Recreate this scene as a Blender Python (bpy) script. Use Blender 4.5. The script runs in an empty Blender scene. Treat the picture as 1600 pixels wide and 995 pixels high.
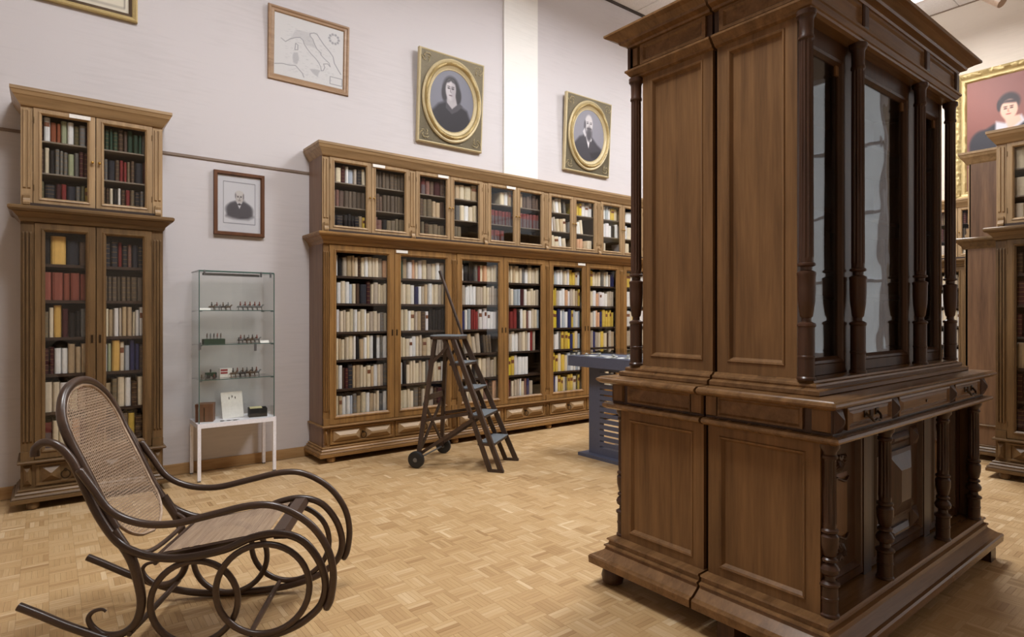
import bpy, bmesh, math, random
import numpy as np
from mathutils import Vector, Matrix
R = random.Random(7)
sc = bpy.context.scene
COL = sc.collection
PI = math.pi
# ------------------------------------------------------------------ camera
cam = bpy.data.cameras.new('camera'); camo = bpy.data.objects.new('camera', cam); COL.objects.link(camo)
cam.sensor_width = 36; cam.lens = 934/1600*36; cam.shift_y = -7.5/1600; cam.clip_start = .05
YAW = math.atan(1200/934)                       # viewing direction measured from +X
camo.location = (0, 0, 1.4); camo.rotation_euler = (PI/2, 0, YAW-PI/2)
sc.camera = camo
FWD = (math.cos(YAW), math.sin(YAW)); RGT = (math.sin(YAW), -math.cos(YAW))
def topix(p):
    t = FWD[0]*p[0]+FWD[1]*p[1]; s = RGT[0]*p[0]+RGT[1]*p[1]
    t = max(t, .05)
    return 800+934*s/t, 490+934*(1.4-p[2])/t, t
# ------------------------------------------------------------------ world, light, exposure
sc.view_settings.view_transform = 'Standard'; sc.view_settings.look = 'None'
sc.view_settings.gamma = 1; sc.view_settings.exposure = 0.07
w = bpy.data.worlds.new('world'); sc.world = w; w.use_nodes = True
w.node_tree.nodes['Background'].inputs[0].default_value = (.6, .62, .7, 1)
w.node_tree.nodes['Background'].inputs[1].default_value = .25
sc.cycles.max_bounces = 8; sc.cycles.transparent_max_bounces = 24
sc.cycles.caustics_reflective = False; sc.cycles.caustics_refractive = False
def area(name, loc, sx, sy, power, col=(.97, .985, 1), rot=(0, 0, 0)):
    l = bpy.data.lights.new(name, 'AREA'); l.shape = 'RECTANGLE'; l.size = sx; l.size_y = sy
    l.energy = power; l.color = col
    o = bpy.data.objects.new(name, l); COL.objects.link(o); o.location = loc; o.rotation_euler = rot
    return o
LAMPS = [(1.0, 2.3, 155), (4.7, 2.9, 172), (8.3, 3.1, 180)]
for lx, ly, e in LAMPS:
    area('ceiling_lamp_light', (lx, ly, 5.40), 1.1, 1.1, e*.88)
    area('ceiling_fill_uplight', (lx, ly, 5.47), 1.1, 1.1, e*.30, rot=(PI, 0, 0))  # upward fill added to brighten the ceiling
# ------------------------------------------------------------------ helpers
def lin(c): c = c/255; return c/12.92 if c <= .04045 else ((c+.055)/1.055)**2.4
def rgb(r, g, b): return (lin(r), lin(g), lin(b), 1)
class MB:
    def __init__(s): s.v = []; s.f = []; s.m = []; s.mi = 0
    def add(s, vs, fs):
        b = len(s.v); s.v += [tuple(p) for p in vs]
        s.f += [tuple(b+i for i in f) for f in fs]; s.m += [s.mi]*len(fs); return s
    def box(s, x0, y0, z0, x1, y1, z1):
        if x0 > x1: x0, x1 = x1, x0
        if y0 > y1: y0, y1 = y1, y0
        if z0 > z1: z0, z1 = z1, z0
        return s.add([(x0,y0,z0),(x1,y0,z0),(x1,y1,z0),(x0,y1,z0),(x0,y0,z1),(x1,y0,z1),(x1,y1,z1),(x0,y1,z1)],
              [(0,3,2,1),(4,5,6,7),(0,1,5,4),(1,2,6,5),(2,3,7,6),(3,0,4,7)])
    def bar(s, a, b, wx, wy, up=(0, 0, 1)):
        a = Vector(a); b = Vector(b); d = (b-a).normalized(); u = Vector(up)
        if abs(d.dot(u)) > .98: u = Vector((0, 1, 0))
        x = d.cross(u).normalized(); y = x.cross(d)
        vs = []
        for p in (a, b):
            for i, j in ((-1,-1),(1,-1),(1,1),(-1,1)): vs.append(p+x*i*wx/2+y*j*wy/2)
        return s.add(vs, [(0,1,2,3),(7,6,5,4),(0,4,5,1),(1,5,6,2),(2,6,7,3),(3,7,4,0)])
    def rings(s, rings, closed=True, cap=True, loop=False):
        n = len(rings[0]); vs = [p for r in rings for p in r]; fs = []
        m = len(rings)
        for k in range(m if loop else m-1):
            a = k*n; b = ((k+1) % m)*n
            for i in range(n if closed else n-1):
                j = (i+1) % n; fs.append((a+i, a+j, b+j, b+i))
        if cap and not loop: fs.append(tuple(range(n-1, -1, -1))); fs.append(tuple((m-1)*n+i for i in range(n)))
        return s.add(vs, fs)
    def tube(s, pts, r, n=8, closed=False, cap=True):
        pts = [Vector(p) for p in pts]; m = len(pts)
        rr = r if isinstance(r, (list, tuple)) else [r]*m
        T = []
        for i in range(m):
            if closed: d = pts[(i+1) % m]-pts[i-1]
            else: d = pts[min(i+1, m-1)]-pts[max(i-1, 0)]
            T.append(d.normalized())
        u = Vector((0, 0, 1)) if abs(T[0].z) < .9 else Vector((1, 0, 0))
        u = (u-T[0]*u.dot(T[0])).normalized(); rg = []
        for i in range(m):
            u = (u-T[i]*u.dot(T[i])).normalized(); v = T[i].cross(u)
            rg.append([pts[i]+(u*math.cos(2*PI*k/n)+v*math.sin(2*PI*k/n))*rr[i] for k in range(n)])
        return s.rings(rg, True, cap, closed)
    def lathe(s, prof, c=(0, 0, 0), n=20, flutes=None):
        rg = []
        for q in prof:
            r, z = q[0], q[1]; am = q[2] if len(q) > 2 else 0
            rg.append([(c[0]+r*(1-am*(.5+.5*math.cos(flutes*2*PI*k/n)) if am else r)*math.cos(2*PI*k/n) if False else c[0]+r*(1-(am*(.5+.5*math.cos((flutes or 1)*2*PI*k/n)) if am else 0))*math.cos(2*PI*k/n),
                        c[1]+r*(1-(am*(.5+.5*math.cos((flutes or 1)*2*PI*k/n)) if am else 0))*math.sin(2*PI*k/n), c[2]+z) for k in range(n)])
        return s.rings(rg)
    def sweep(s, x0, y0, x1, y1, prof, back=True):
        """moulding round a rectangle: prof = [(outset, z)...]; back=True keeps y1 fixed"""
        rg = []
        for o, z in prof:
            yb = y1 if back else y1+o
            rg.append([(x0-o, y0-o, z), (x1+o, y0-o, z), (x1+o, yb, z), (x0-o, yb, z)])
        return s.rings(rg)
    def loops(s, lp, mapf, capfirst=False, caplast=True):
        """nested rectangles (u0,v0,u1,v1,depth) joined"""
        rg = [[mapf(a, b, d), mapf(c, b, d), mapf(c, e, d), mapf(a, e, d)] for a, b, c, e, d in lp]
        s.rings(rg, True, False)
        n = len(s.v)
        if caplast: s.add(rg[-1], [(0, 1, 2, 3)])
        if capfirst: s.add(rg[0], [(3, 2, 1, 0)])
        return s
    def mesh(s, name, mats, smooth=None):
        me = bpy.data.meshes.new(name); me.from_pydata(s.v, [], s.f)
        for m in (mats if isinstance(mats, (list, tuple)) else [mats]): me.materials.append(m)
        if any(s.m): me.polygons.foreach_set('material_index', s.m)
        bm = bmesh.new(); bm.from_mesh(me); bmesh.ops.recalc_face_normals(bm, faces=bm.faces); bm.to_mesh(me); bm.free()
        if smooth is not None:
            me.polygons.foreach_set('use_smooth', [True]*len(me.polygons)); me.set_sharp_from_angle(angle=math.radians(smooth))
        me.update(); return me
def link(name, me, parent=None):
    o = bpy.data.objects.new(name, me); COL.objects.link(o)
    if parent is not None: o.parent = parent
    return o
def obj(name, mb, mat, parent=None, smooth=None): return link(name, mb.mesh(name, mat, smooth), parent)
def tag(o, label=None, cat=None, group=None, kind=None):
    if label: o['label'] = label
    if cat: o['category'] = cat
    if group: o['group'] = group
    if kind: o['kind'] = kind
    return o
def thing(name, loc, rz, label, cat, group=None):
    o = bpy.data.objects.new(name, None); COL.objects.link(o); o.empty_display_size = .1
    o.location = loc; o.rotation_euler = (0, 0, rz); return tag(o, label, cat, group)
def spline(pts, n=6, closed=False):
    pts = [Vector(p) for p in pts]; m = len(pts); out = []
    for i in range(m if closed else m-1):
        if closed: p0, p1, p2, p3 = pts[i-1], pts[i], pts[(i+1) % m], pts[(i+2) % m]
        else: p0, p1, p2, p3 = pts[max(i-1, 0)], pts[i], pts[i+1], pts[min(i+2, m-1)]
        for k in range(n):
            t = k/n
            out.append(.5*((2*p1)+(p2-p0)*t+(2*p0-5*p1+4*p2-p3)*t*t+(3*p1-p0-3*p2+p3)*t**3))
    if not closed: out.append(pts[-1])
    return out
# ------------------------------------------------------------------ materials
def newmat(name):
    m = bpy.data.materials.new(name); m.use_nodes = True; nt = m.node_tree
    return m, nt, nt.nodes, nt.links, nt.nodes['Principled BSDF']
def plain(name, c, rough=.5, metal=0, spec=.5, bump=0, bscale=60):
    m, nt, N, L, B = newmat(name)
    B.inputs['Base Color'].default_value = c; B.inputs['Roughness'].default_value = rough
    B.inputs['Metallic'].default_value = metal; B.inputs['Specular IOR Level'].default_value = spec
    tc = N.new('ShaderNodeTexCoord'); no = N.new('ShaderNodeTexNoise'); no.inputs['Scale'].default_value = bscale
    L.new(tc.outputs['Object'], no.inputs['Vector'])
    mx = N.new('ShaderNodeMix'); mx.data_type = 'RGBA'; mx.blend_type = 'MULTIPLY'; mx.inputs[0].default_value = .25
    mx.inputs[6].default_value = c; L.new(no.outputs['Fac'], mx.inputs[7]); L.new(mx.outputs[2], B.inputs['Base Color'])
    mx.inputs[6].default_value = (min(1, c[0]*1.14), min(1, c[1]*1.14), min(1, c[2]*1.14), 1)
    if bump:
        bp = N.new('ShaderNodeBump'); bp.inputs['Strength'].default_value = bump; bp.inputs['Distance'].default_value = .004
        L.new(no.outputs['Fac'], bp.inputs['Height']); L.new(bp.outputs[0], B.inputs['Normal'])
    return m
def wood(name, c1, c2, axis='z', rough=.42, scale=1., spec=.45):
    m, nt, N, L, B = newmat(name)
    tc = N.new('ShaderNodeTexCoord'); mp = N.new('ShaderNodeMapping')
    st = {'z': (14, 14, .9), 'x': (.9, 14, 14), 'y': (14, .9, 14)}[axis]
    mp.inputs['Scale'].default_value = [q*scale for q in st]
    L.new(tc.outputs['Object'], mp.inputs['Vector'])
    n1 = N.new('ShaderNodeTexNoise'); n1.inputs['Scale'].default_value = 1.6; n1.inputs['Detail'].default_value = 6; n1.inputs['Distortion'].default_value = .6
    L.new(mp.outputs[0], n1.inputs['Vector'])
    n2 = N.new('ShaderNodeTexNoise'); n2.inputs['Scale'].default_value = 9; n2.inputs['Detail'].default_value = 3
    L.new(mp.outputs[0], n2.inputs['Vector'])
    ad = N.new('ShaderNodeMath'); ad.operation = 'MULTIPLY_ADD'; ad.inputs[1].default_value = .35
    L.new(n2.outputs['Fac'], ad.inputs[0]); L.new(n1.outputs['Fac'], ad.inputs[2])
    rp = N.new('ShaderNodeValToRGB'); rp.color_ramp.elements[0].position = .42; rp.color_ramp.elements[1].position = .95
    rp.color_ramp.elements[0].color = c2; rp.color_ramp.elements[1].color = c1
    L.new(ad.outputs[0], rp.inputs[0]); L.new(rp.outputs[0], B.inputs['Base Color'])
    B.inputs['Roughness'].default_value = rough; B.inputs['Specular IOR Level'].default_value = spec
    bp = N.new('ShaderNodeBump'); bp.inputs['Strength'].default_value = .04; bp.inputs['Distance'].default_value = .002
    L.new(n2.outputs['Fac'], bp.inputs['Height']); L.new(bp.outputs[0], B.inputs['Normal'])
    return m
def glass(name, tint=(.96, .98, .97, 1), ior=1.5, rough=.0, wavy=0):
    m, nt, N, L, B = newmat(name); N.remove(B)
    out = N['Material Output']; tr = N.new('ShaderNodeBsdfTransparent'); tr.inputs[0].default_value = tint
    gl = N.new('ShaderNodeBsdfGlossy'); gl.inputs['Roughness'].default_value = rough
    fr = N.new('ShaderNodeFresnel'); ge = N.new('ShaderNodeNewGeometry'); mi = N.new('ShaderNodeMix')      # the back of a thin sheet reflects like its front
    mi.inputs[2].default_value = ior; mi.inputs[3].default_value = 1/ior; L.new(ge.outputs['Backfacing'], mi.inputs[0]); L.new(mi.outputs[0], fr.inputs[0])
    mx = N.new('ShaderNodeMixShader'); L.new(fr.outputs[0], mx.inputs[0]); L.new(tr.outputs[0], mx.inputs[1]); L.new(gl.outputs[0], mx.inputs[2])
    L.new(mx.outputs[0], out.inputs[0])
    if wavy:
        no = N.new('ShaderNodeTexNoise'); no.inputs['Scale'].default_value = 2.2; tc = N.new('ShaderNodeTexCoord')
        L.new(tc.outputs['Object'], no.inputs['Vector']); bp = N.new('ShaderNodeBump'); bp.inputs['Strength'].default_value = wavy
        bp.inputs['Distance'].default_value = .02
        L.new(no.outputs['Fac'], bp.inputs['Height']); L.new(bp.outputs[0], gl.inputs['Normal'])
    return m
def emit(name, c, s):
    m, nt, N, L, B = newmat(name); B.inputs['Emission Color'].default_value = c; B.inputs['Emission Strength'].default_value = s
    B.inputs['Base Color'].default_value = c; return m
def wallmat(name, c):
    m, nt, N, L, B = newmat(name); B.inputs['Roughness'].default_value = .9; B.inputs['Specular IOR Level'].default_value = .15
    g = N.new('ShaderNodeNewGeometry'); mp = N.new('ShaderNodeMapping'); mp.inputs['Scale'].default_value = (3, 3, 40)
    L.new(g.outputs['Position'], mp.inputs[0]); n1 = N.new('ShaderNodeTexNoise'); n1.inputs['Scale'].default_value = 1.2; n1.inputs['Detail'].default_value = 5
    L.new(mp.outputs[0], n1.inputs['Vector'])
    n2 = N.new('ShaderNodeTexNoise'); n2.inputs['Scale'].default_value = 1.3; n2.inputs['Detail'].default_value = 3; L.new(g.outputs['Position'], n2.inputs['Vector'])
    ad = N.new('ShaderNodeMath'); ad.operation = 'ADD'; L.new(n1.outputs['Fac'], ad.inputs[0]); L.new(n2.outputs['Fac'], ad.inputs[1])
    rp = N.new('ShaderNodeValToRGB'); rp.color_ramp.elements[0].position = .6; rp.color_ramp.elements[1].position = 1.4
    rp.color_ramp.elements[0].color = tuple(q*.93 for q in c[:3])+(1,); rp.color_ramp.elements[1].color = c
    L.new(ad.outputs[0], rp.inputs[0]); L.new(rp.outputs[0], B.inputs['Base Color'])
    n3 = N.new('ShaderNodeTexNoise'); n3.inputs['Scale'].default_value = 180; L.new(g.outputs['Position'], n3.inputs['Vector'])
    bp = N.new('ShaderNodeBump'); bp.inputs['Strength'].default_value = .25; bp.inputs['Distance'].default_value = .002
    L.new(n3.outputs['Fac'], bp.inputs['Height']); L.new(bp.outputs[0], B.inputs['Normal'])
    return m
def attrmat(name, attr, rough=.6, spec=.3):
    m, nt, N, L, B = newmat(name); a = N.new('ShaderNodeAttribute'); a.attribute_name = attr
    L.new(a.outputs['Color'], B.inputs['Base Color']); B.inputs['Roughness'].default_value = rough; B.inputs['Specular IOR Level'].default_value = spec
    return m
def parquetmat():
    m, nt, N, L, B = newmat('oak_parquet'); a = N.new('ShaderNodeAttribute'); a.attribute_name = 'tone'
    oi = N.new('ShaderNodeObjectInfo'); g = N.new('ShaderNodeNewGeometry')
    sx = N.new('ShaderNodeSeparateColor'); L.new(a.outputs['Color'], sx.inputs[0])
    def gr(scale):
        mp = N.new('ShaderNodeMapping'); mp.inputs['Scale'].default_value = scale; L.new(g.outputs['Position'], mp.inputs[0])
        n = N.new('ShaderNodeTexNoise'); n.inputs['Scale'].default_value = 6; n.inputs['Detail'].default_value = 4; L.new(mp.outputs[0], n.inputs['Vector']); return n
    ga = gr((1.5, 30, 1)); gb = gr((30, 1.5, 1))
    mx = N.new('ShaderNodeMix'); L.new(sx.outputs[1], mx.inputs[0]); L.new(ga.outputs['Fac'], mx.inputs[2]); L.new(gb.outputs['Fac'], mx.inputs[3])
    m1 = N.new('ShaderNodeMath'); m1.operation = 'MULTIPLY_ADD'; m1.inputs[1].default_value = .45; L.new(mx.outputs[0], m1.inputs[0]); L.new(sx.outputs[0], m1.inputs[2])
    m2 = N.new('ShaderNodeMath'); m2.operation = 'MULTIPLY_ADD'; m2.inputs[1].default_value = .12; L.new(oi.outputs['Random'], m2.inputs[0]); L.new(m1.outputs[0], m2.inputs[2])
    rp = N.new('ShaderNodeValToRGB'); e = rp.color_ramp.elements; e[0].position = .15; e[0].color = rgb(150, 114, 74); e[1].position = 1.25
    e[1].color = rgb(216, 190, 152); k = e.new(.62); k.color = rgb(190, 157, 113)
    mr = N.new('ShaderNodeMath'); mr.operation = 'MULTIPLY'; mr.inputs[1].default_value = .8; L.new(m2.outputs[0], mr.inputs[0])
    L.new(mr.outputs[0], rp.inputs[0]); L.new(rp.outputs[0], B.inputs['Base Color'])
    B.inputs['Roughness'].default_value = .38; B.inputs['Specular IOR Level'].default_value = .4
    return m
OAK = rgb(156, 116, 66); OAKD = rgb(106, 76, 42)
oak = wood('oak_upright', OAK, OAKD); oakx = wood('oak_horizontal', OAK, OAKD, 'x')
oakp = wood('pale_oak_upright', rgb(176, 146, 108), rgb(136, 110, 78)); oakpx = wood('pale_oak_horizontal', rgb(176, 146, 108), rgb(136, 110, 78), 'x')
oakside = wood('oak_side_veneer', rgb(136, 106, 84), rgb(108, 80, 62))
oakin = wood('dark_oak_interior', rgb(66, 46, 32), rgb(44, 30, 22), 'x', .6)
dk = wood('aged_oak_upright', rgb(122, 94, 60), rgb(78, 58, 35)); dkx = wood('aged_oak_horizontal', rgb(122, 94, 60), rgb(78, 58, 35), 'x')
WAL = rgb(136, 101, 66); WALD = rgb(94, 67, 42)
wal = wood('walnut_upright', WAL, WALD, 'z', .38, .8, .28); walx = wood('walnut_horizontal', WAL, WALD, 'x', .27, .8, .4)
wald = wood('dark_walnut_turned', rgb(82, 54, 39), rgb(52, 34, 25), 'z', .3, 1., .4)
wal2 = wood('walnut_front_shaded', rgb(84, 57, 38), rgb(54, 36, 25), 'z', .34, .8, .3)  # darker copy of the walnut, the front's shade put into its colour
bent = wood('dark_bent_beech', rgb(78, 58, 46), rgb(52, 38, 31), 'x', .3, .5, .5)
ladw = wood('ladder_brown_wood', rgb(76, 56, 44), rgb(48, 36, 29), 'z', .45)
pane_m = glass('door_glass', (.98, .98, .975, 1), 1.45)
old_glass = glass('old_wavy_glass', (.8, .82, .82, 1), 1.75, 0, .16)
vit_glass = glass('vitrine_glass', (.985, .995, .99, 1), 1.4)
edge_glass = plain('green_glass_edge', rgb(72, 98, 92), .15)
brass = plain('aged_brass', rgb(176, 138, 72), .35, .9)
hinge_m = plain('dull_hinge_brass', rgb(112, 88, 56), .5, .4)
shelf_m = plain('greyish_shelf_edge', rgb(126, 114, 100), .6)
darkbr = plain('dark_bronze', rgb(66, 52, 38), .4, .8)
paper = plain('white_paper', rgb(232, 228, 222), .8)
white_metal = plain('white_painted_steel', rgb(232, 230, 236), .4)
black_rub = plain('black_rubber', rgb(26, 26, 28), .5)
steel = plain('grey_steel', rgb(120, 122, 126), .35, .7)
greycarpet = plain('grey_step_covering', rgb(104, 108, 112), .9, 0, .2, .4, 200)
bluegrey = plain('blue_grey_paint', rgb(88, 92, 112), .5)
wall_l = wallmat('lilac_grey_wall_cloth', rgb(206, 201, 203)); wall_b = wallmat('warm_wall_cloth', rgb(214, 202, 188))
pil_m = wallmat('white_painted_pilaster', rgb(236, 234, 230))
ceil_m = plain('ceiling_white', rgb(232, 231, 233), .9, 0, .2); gap_shade = plain('painted_gap_shade', rgb(70, 62, 58), .8)
base_m = wood('pale_wood_baseboard', rgb(190, 157, 113), rgb(150, 112, 70), 'x', .4)
rail_m = plain('brown_rail', rgb(128, 110, 96), .6)
gilt = plain('gilt', rgb(184, 162, 112), .5, .3, .5, .5, 90); gilt2 = plain('pale_gilt', rgb(196, 180, 142), .5, .2, .5, .3, 120)
olive = plain('olive_gilt_board', rgb(150, 138, 112), .55, .05, .4, .3, 60)
cane_m = wood('woven_cane', rgb(180, 156, 132), rgb(138, 114, 94), 'y', .5, 3)
paint_m = attrmat('painted_picture', 'paint', .5, .35)
parq = parquetmat()
# ------------------------------------------------------------------ the room
WY, BX, CH = 5.9, 10.5, 5.89
XF, YR = -3.2, -4.6
def struct(name, mb, mat, label=None):
    o = obj(name, mb, mat); o['kind'] = 'structure'
    if label: o['label'] = label
    return o
floor = struct('floor', MB().box(XF, YR, -.12, BX, WY, -.011), parq)
ceiling = struct('ceiling', MB().box(XF-.1, YR-.1, CH+.02, BX+.1, WY+.1, CH+.12), ceil_m)
struct('wall_left', MB().box(XF-.1, WY, -.12, BX+.1, WY+.1, CH+.02), wall_l, 'lilac grey cloth-covered wall behind the bookcases and portraits')
struct('wall_back', MB().box(BX, YR, -.12, BX+.1, WY, CH+.02), wall_b)
struct('wall_right', MB().box(XF-.1, YR-.1, -.12, BX+.1, YR, CH+.02), wall_b)
struct('wall_front', MB().box(XF-.1, YR, -.12, XF, WY, CH+.02), wall_b)
struct('trim_1', MB().box(XF, WY-.012, 2.775, BX, WY, 2.797), rail_m, 'thin brown picture rail along the wall')
struct('trim_2', MB().box(4.445, WY-.03, 2.6, 4.99, WY, CH), pil_m, 'white shallow pilaster on the left wall')
struct('trim_3', MB().box(XF, WY-.03, CH-.03, BX, WY, CH+.0), gap_shade, 'dark strip painted as the shadow gap under the ceiling, left wall')  # solid strip, its dark colour stands in for the gap's shade
struct('trim_4', MB().box(BX-.02, YR, CH-.02, BX, WY-.03, CH+.0), rail_m, 'thin grey strip under the ceiling, back wall')
struct('baseboard_left', MB().box(XF, WY-.015, 0, BX, WY, .095), base_m)
wf = struct('window_1', MB().loops([(-4.1, .65, -1.36, 5.4, 0), (-4.1, .65, -1.36, 5.4, .07), (-4.02, .73, -1.44, 5.32, .07), (-4.02, .73, -1.44, 5.32, .0)], lambda u, v, d: (BX-d, u, v), True, False), white_metal, 'tall window with a pale blind, back wall')
obj('blind', MB().box(BX-.02, -4.02, .73, BX-.012, -1.44, 5.32), emit('daylit_blind', (.88, .94, 1, 1), .5), wf)
for z in (1.9, 3.0, 4.1): obj('glazing_bar', MB().box(BX-.06, -4.02, z, BX-.02, -1.44, z+.05), white_metal, wf)
struct('baseboard_back', MB().box(BX-.015, YR, 0, BX, WY-.015, .095), base_m)
# ceiling tiles
tile = MB().loops([(.004, .004, .596, .596, .02), (.004, .004, .596, .596, -.004), (.01, .01, .59, .59, -.008)], lambda u, v, d: (u, v, d)).mesh('ceiling_tile', ceil_m)
for i in range(10):
    for j in range(9):
        x = 4.5+.6*i; y = 5.27-.6*j
        o = link('tile', tile, ceiling); o.location = (x, y, CH)
lampm = emit('lamp_diffuser', (1, .97, .93, 1), 3)
for k, (lx, ly, e) in enumerate(LAMPS):
    wh = ['above the rocking chair', 'above the step ladder', 'above the far end of the long bookcase', 'over the floor right of the carved cabinet'][k]
    t = thing('ceiling_light', (lx, ly, 5.43), 0, 'square hanging ceiling light '+wh, 'ceiling light', None)  # hung below the ceiling so the added upward fill can reach it
    obj('frame', MB().loops([(-.6, -.6, .6, .6, .0), (-.6, -.6, .6, .6, -.02), (-.56, -.56, .56, .56, -.02), (-.55, -.55, .55, .55, .01)], lambda u, v, d: (u, v, d)), white_metal, t)
    obj('diffuser', MB().box(-.55, -.55, -.015, .55, .55, .03), lampm, t)
    for dx in (-.5, .5): obj('hanging_rod', MB().tube([(dx, 0, .02), (dx, 0, CH-5.43)], .006, 6), steel, t)
# parquet: mosaic blocks of five slats
BS = .122; GX = .009
def block_data(di, rng, bx=0, by=0, z=0):
    vs, fs, tones = [], [], []
    base = rng.gauss(.46, .085)
    for k in range(5):
        g = .0001; c = .0006
        a0, a1 = k*BS/5+g, (k+1)*BS/5-g; b0, b1 = g, BS-g
        tone = base+rng.gauss(0, .08)+(rng.random() < .07)*rng.choice([.3, -.25])
        dz = rng.uniform(-.0004, 0)
        q = [(a0, b0, -.01), (a1, b0, -.01), (a1, b1, -.01), (a0, b1, -.01), (a0, b0, -.001+dz), (a1, b0, -.001+dz), (a1, b1, -.001+dz), (a0, b1, -.001+dz),
             (a0+c, b0+c, dz), (a1-c, b0+c, dz), (a1-c, b1-c, dz), (a0+c, b1-c, dz)]
        if di: q = [(y, x, zz) for x, y, zz in q]
        n = len(vs); vs += [(bx+x, by+y, z+zz) for x, y, zz in q]
        F = [(8, 9, 10, 11), (4, 5, 9, 8), (5, 6, 10, 9), (6, 7, 11, 10), (7, 4, 8, 11), (0, 1, 5, 4), (1, 2, 6, 5), (2, 3, 7, 6), (3, 0, 4, 7)]
        if di: F = [tuple(reversed(f)) for f in F]
        fs += [tuple(n+i for i in f) for f in F]
        tones += [(max(0, min(1, tone)), 0 if di else 1, 0, 1)]*9
    return vs, fs, tones
def block_mesh(vs, fs, tones, name):
    me = bpy.data.meshes.new(name); me.from_pydata(vs, [], fs); me.materials.append(parq)
    at = me.color_attributes.new('tone', 'FLOAT_COLOR', 'CORNER')
    lt = np.zeros(len(me.polygons), int); me.polygons.foreach_get('loop_total', lt)
    at.data.foreach_set('color', np.repeat(np.array(tones, 'f'), lt, axis=0).ravel()); return me
variants = [[block_mesh(*block_data(di, R), 'parquet_block') for _ in range(14)] for di in (0, 1)]
cells = []
for i in range(-13, 86):
    for j in range(-22, 48):
        x, y = GX+i*BS, .02+j*BS
        if x+BS > BX-.02 or y+BS > WY-.0 or x < -1.6: continue
        px, py, t = topix((x+BS/2, y+BS/2, 0))
        vis = t > .5 and -10 < px < 1610 and py < 1000
        hid = 935 < px < 1500 and not (py > 880 and px < 1060)
        cells.append((t if (vis and not hid) else 99+t, i, j, x, y))
cells.sort()
sv, sf, stn = [], [], []
for n, (t, i, j, x, y) in enumerate(cells):
    di = (i+j) % 2
    if n < 300: o = link('parquet_block', R.choice(variants[di]), floor); o.location = (x, y, 0)
    else:
        a, b, c = block_data(di, R, x, y); k = len(sv); sv += a; sf += [tuple(k+q for q in f) for f in b]; stn += c
o = link('parquet_blocks', block_mesh(sv, sf, stn, 'parquet_blocks'), floor); o['kind'] = 'stuff'
# ------------------------------------------------------------------ books
CODE = dict(w=(222,218,218), c=(206,193,170), t=(176,155,126), b=(172,160,146), g=(126,124,122), k=(34,30,32), n=(86,60,44), m=(88,34,38), r=(150,42,42),
  o=(176,88,52), y=(196,168,76), Y=(206,184,60), u=(46,50,112), e=(160,168,178), l=(104,98,66), v=(44,78,58), p=(150,156,128), a=(198,156,126), d=(46,48,60),
  s=(150,102,94), q=(112,96,80), f=(96,74,62), z=(112,88,76), x=(140,54,50), h=(132,116,92), R=(168,84,66), T=(206,166,92))
CN = dict(w='white', c='cream', t='tan', b='beige', g='grey', k='black', n='brown', m='maroon', r='red', o='orange', y='yellow', Y='bright yellow', u='blue', e='pale blue',
  l='olive', v='green', p='pale green', a='peach', d='dark navy', s='rose', q='grey-brown', f='dark brown', z='brown', x='red and grey', h='tan', R='terracotta', T='tall golden')
ORD = ['first','second','third','fourth','fifth','sixth','seventh','eighth','ninth','tenth','eleventh','twelfth','thirteenth','fourteenth','fifteenth','sixteenth','seventeenth','eighteenth','nineteenth','twentieth','21st','22nd']
BOOKS = []      # (matrix, code, label, group, kind)
def fill(case_m, x0, x1, z, hmax, yf, spec, place, group, lean=0., fillw=1.):
    """books on one shelf, left to right, spines towards local -y"""
    if not spec: return
    ws = []; seq = spec
    for ch in seq:
        if ch == '_': ws.append(1.2); continue
        ws.append(R.uniform(.7, 1.3)*(1.7 if ch in 'RTd' else 1.))
    tot = sum(ws); k = (x1-x0)/tot*fillw; x = x0; cnt = 0
    hb = R.uniform(.80, .88)
    for ch, wd in zip(seq, ws):
        wd *= k
        if ch == '_': x += wd; continue
        cnt += 1
        uni = ch in 'xRq'
        h = hmax*(hb+(R.uniform(-.015, .015) if uni else R.uniform(-.09, .09)))
        if ch == 'T': h = hmax*.95
        dep = R.uniform(.17, .23); an = 0
        if lean: an = lean*R.uniform(.6, 1.2)
        elif R.random() < .06 and cnt > 2: an = R.uniform(-.04, .04)
        # rotating about y: keep the lower corner on the shelf
        dz = (wd*math.sin(abs(an)) if an > 0 else 0)
        M = case_m @ Matrix.Translation((x+.0008, yf+R.uniform(0, .02), z)) @ Matrix.Rotation(an, 4, 'Y') @ Matrix.Diagonal((wd-.0016, dep, h, 1))
        if an > 0: M = Matrix.Translation((0, 0, (wd)*math.sin(an))) @ M
        kind = 'plain'
        if ch in 'yY' and R.random() < .55 or ch in 'wct' and R.random() < .08: kind = 'label'
        if ch in 'qfzsmnhgdlv' and R.random() < .6: kind = 'bands'
        if ch == 'x': kind = 'two'
        sz = 'slim ' if wd < .022 else ('thick ' if wd > .045 else '')
        BOOKS.append((M, ch, f"{sz}{CN[ch]} book, {ORD[min(cnt-1, 21)]} from left, {place}", group, kind))
        x += wd
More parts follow.
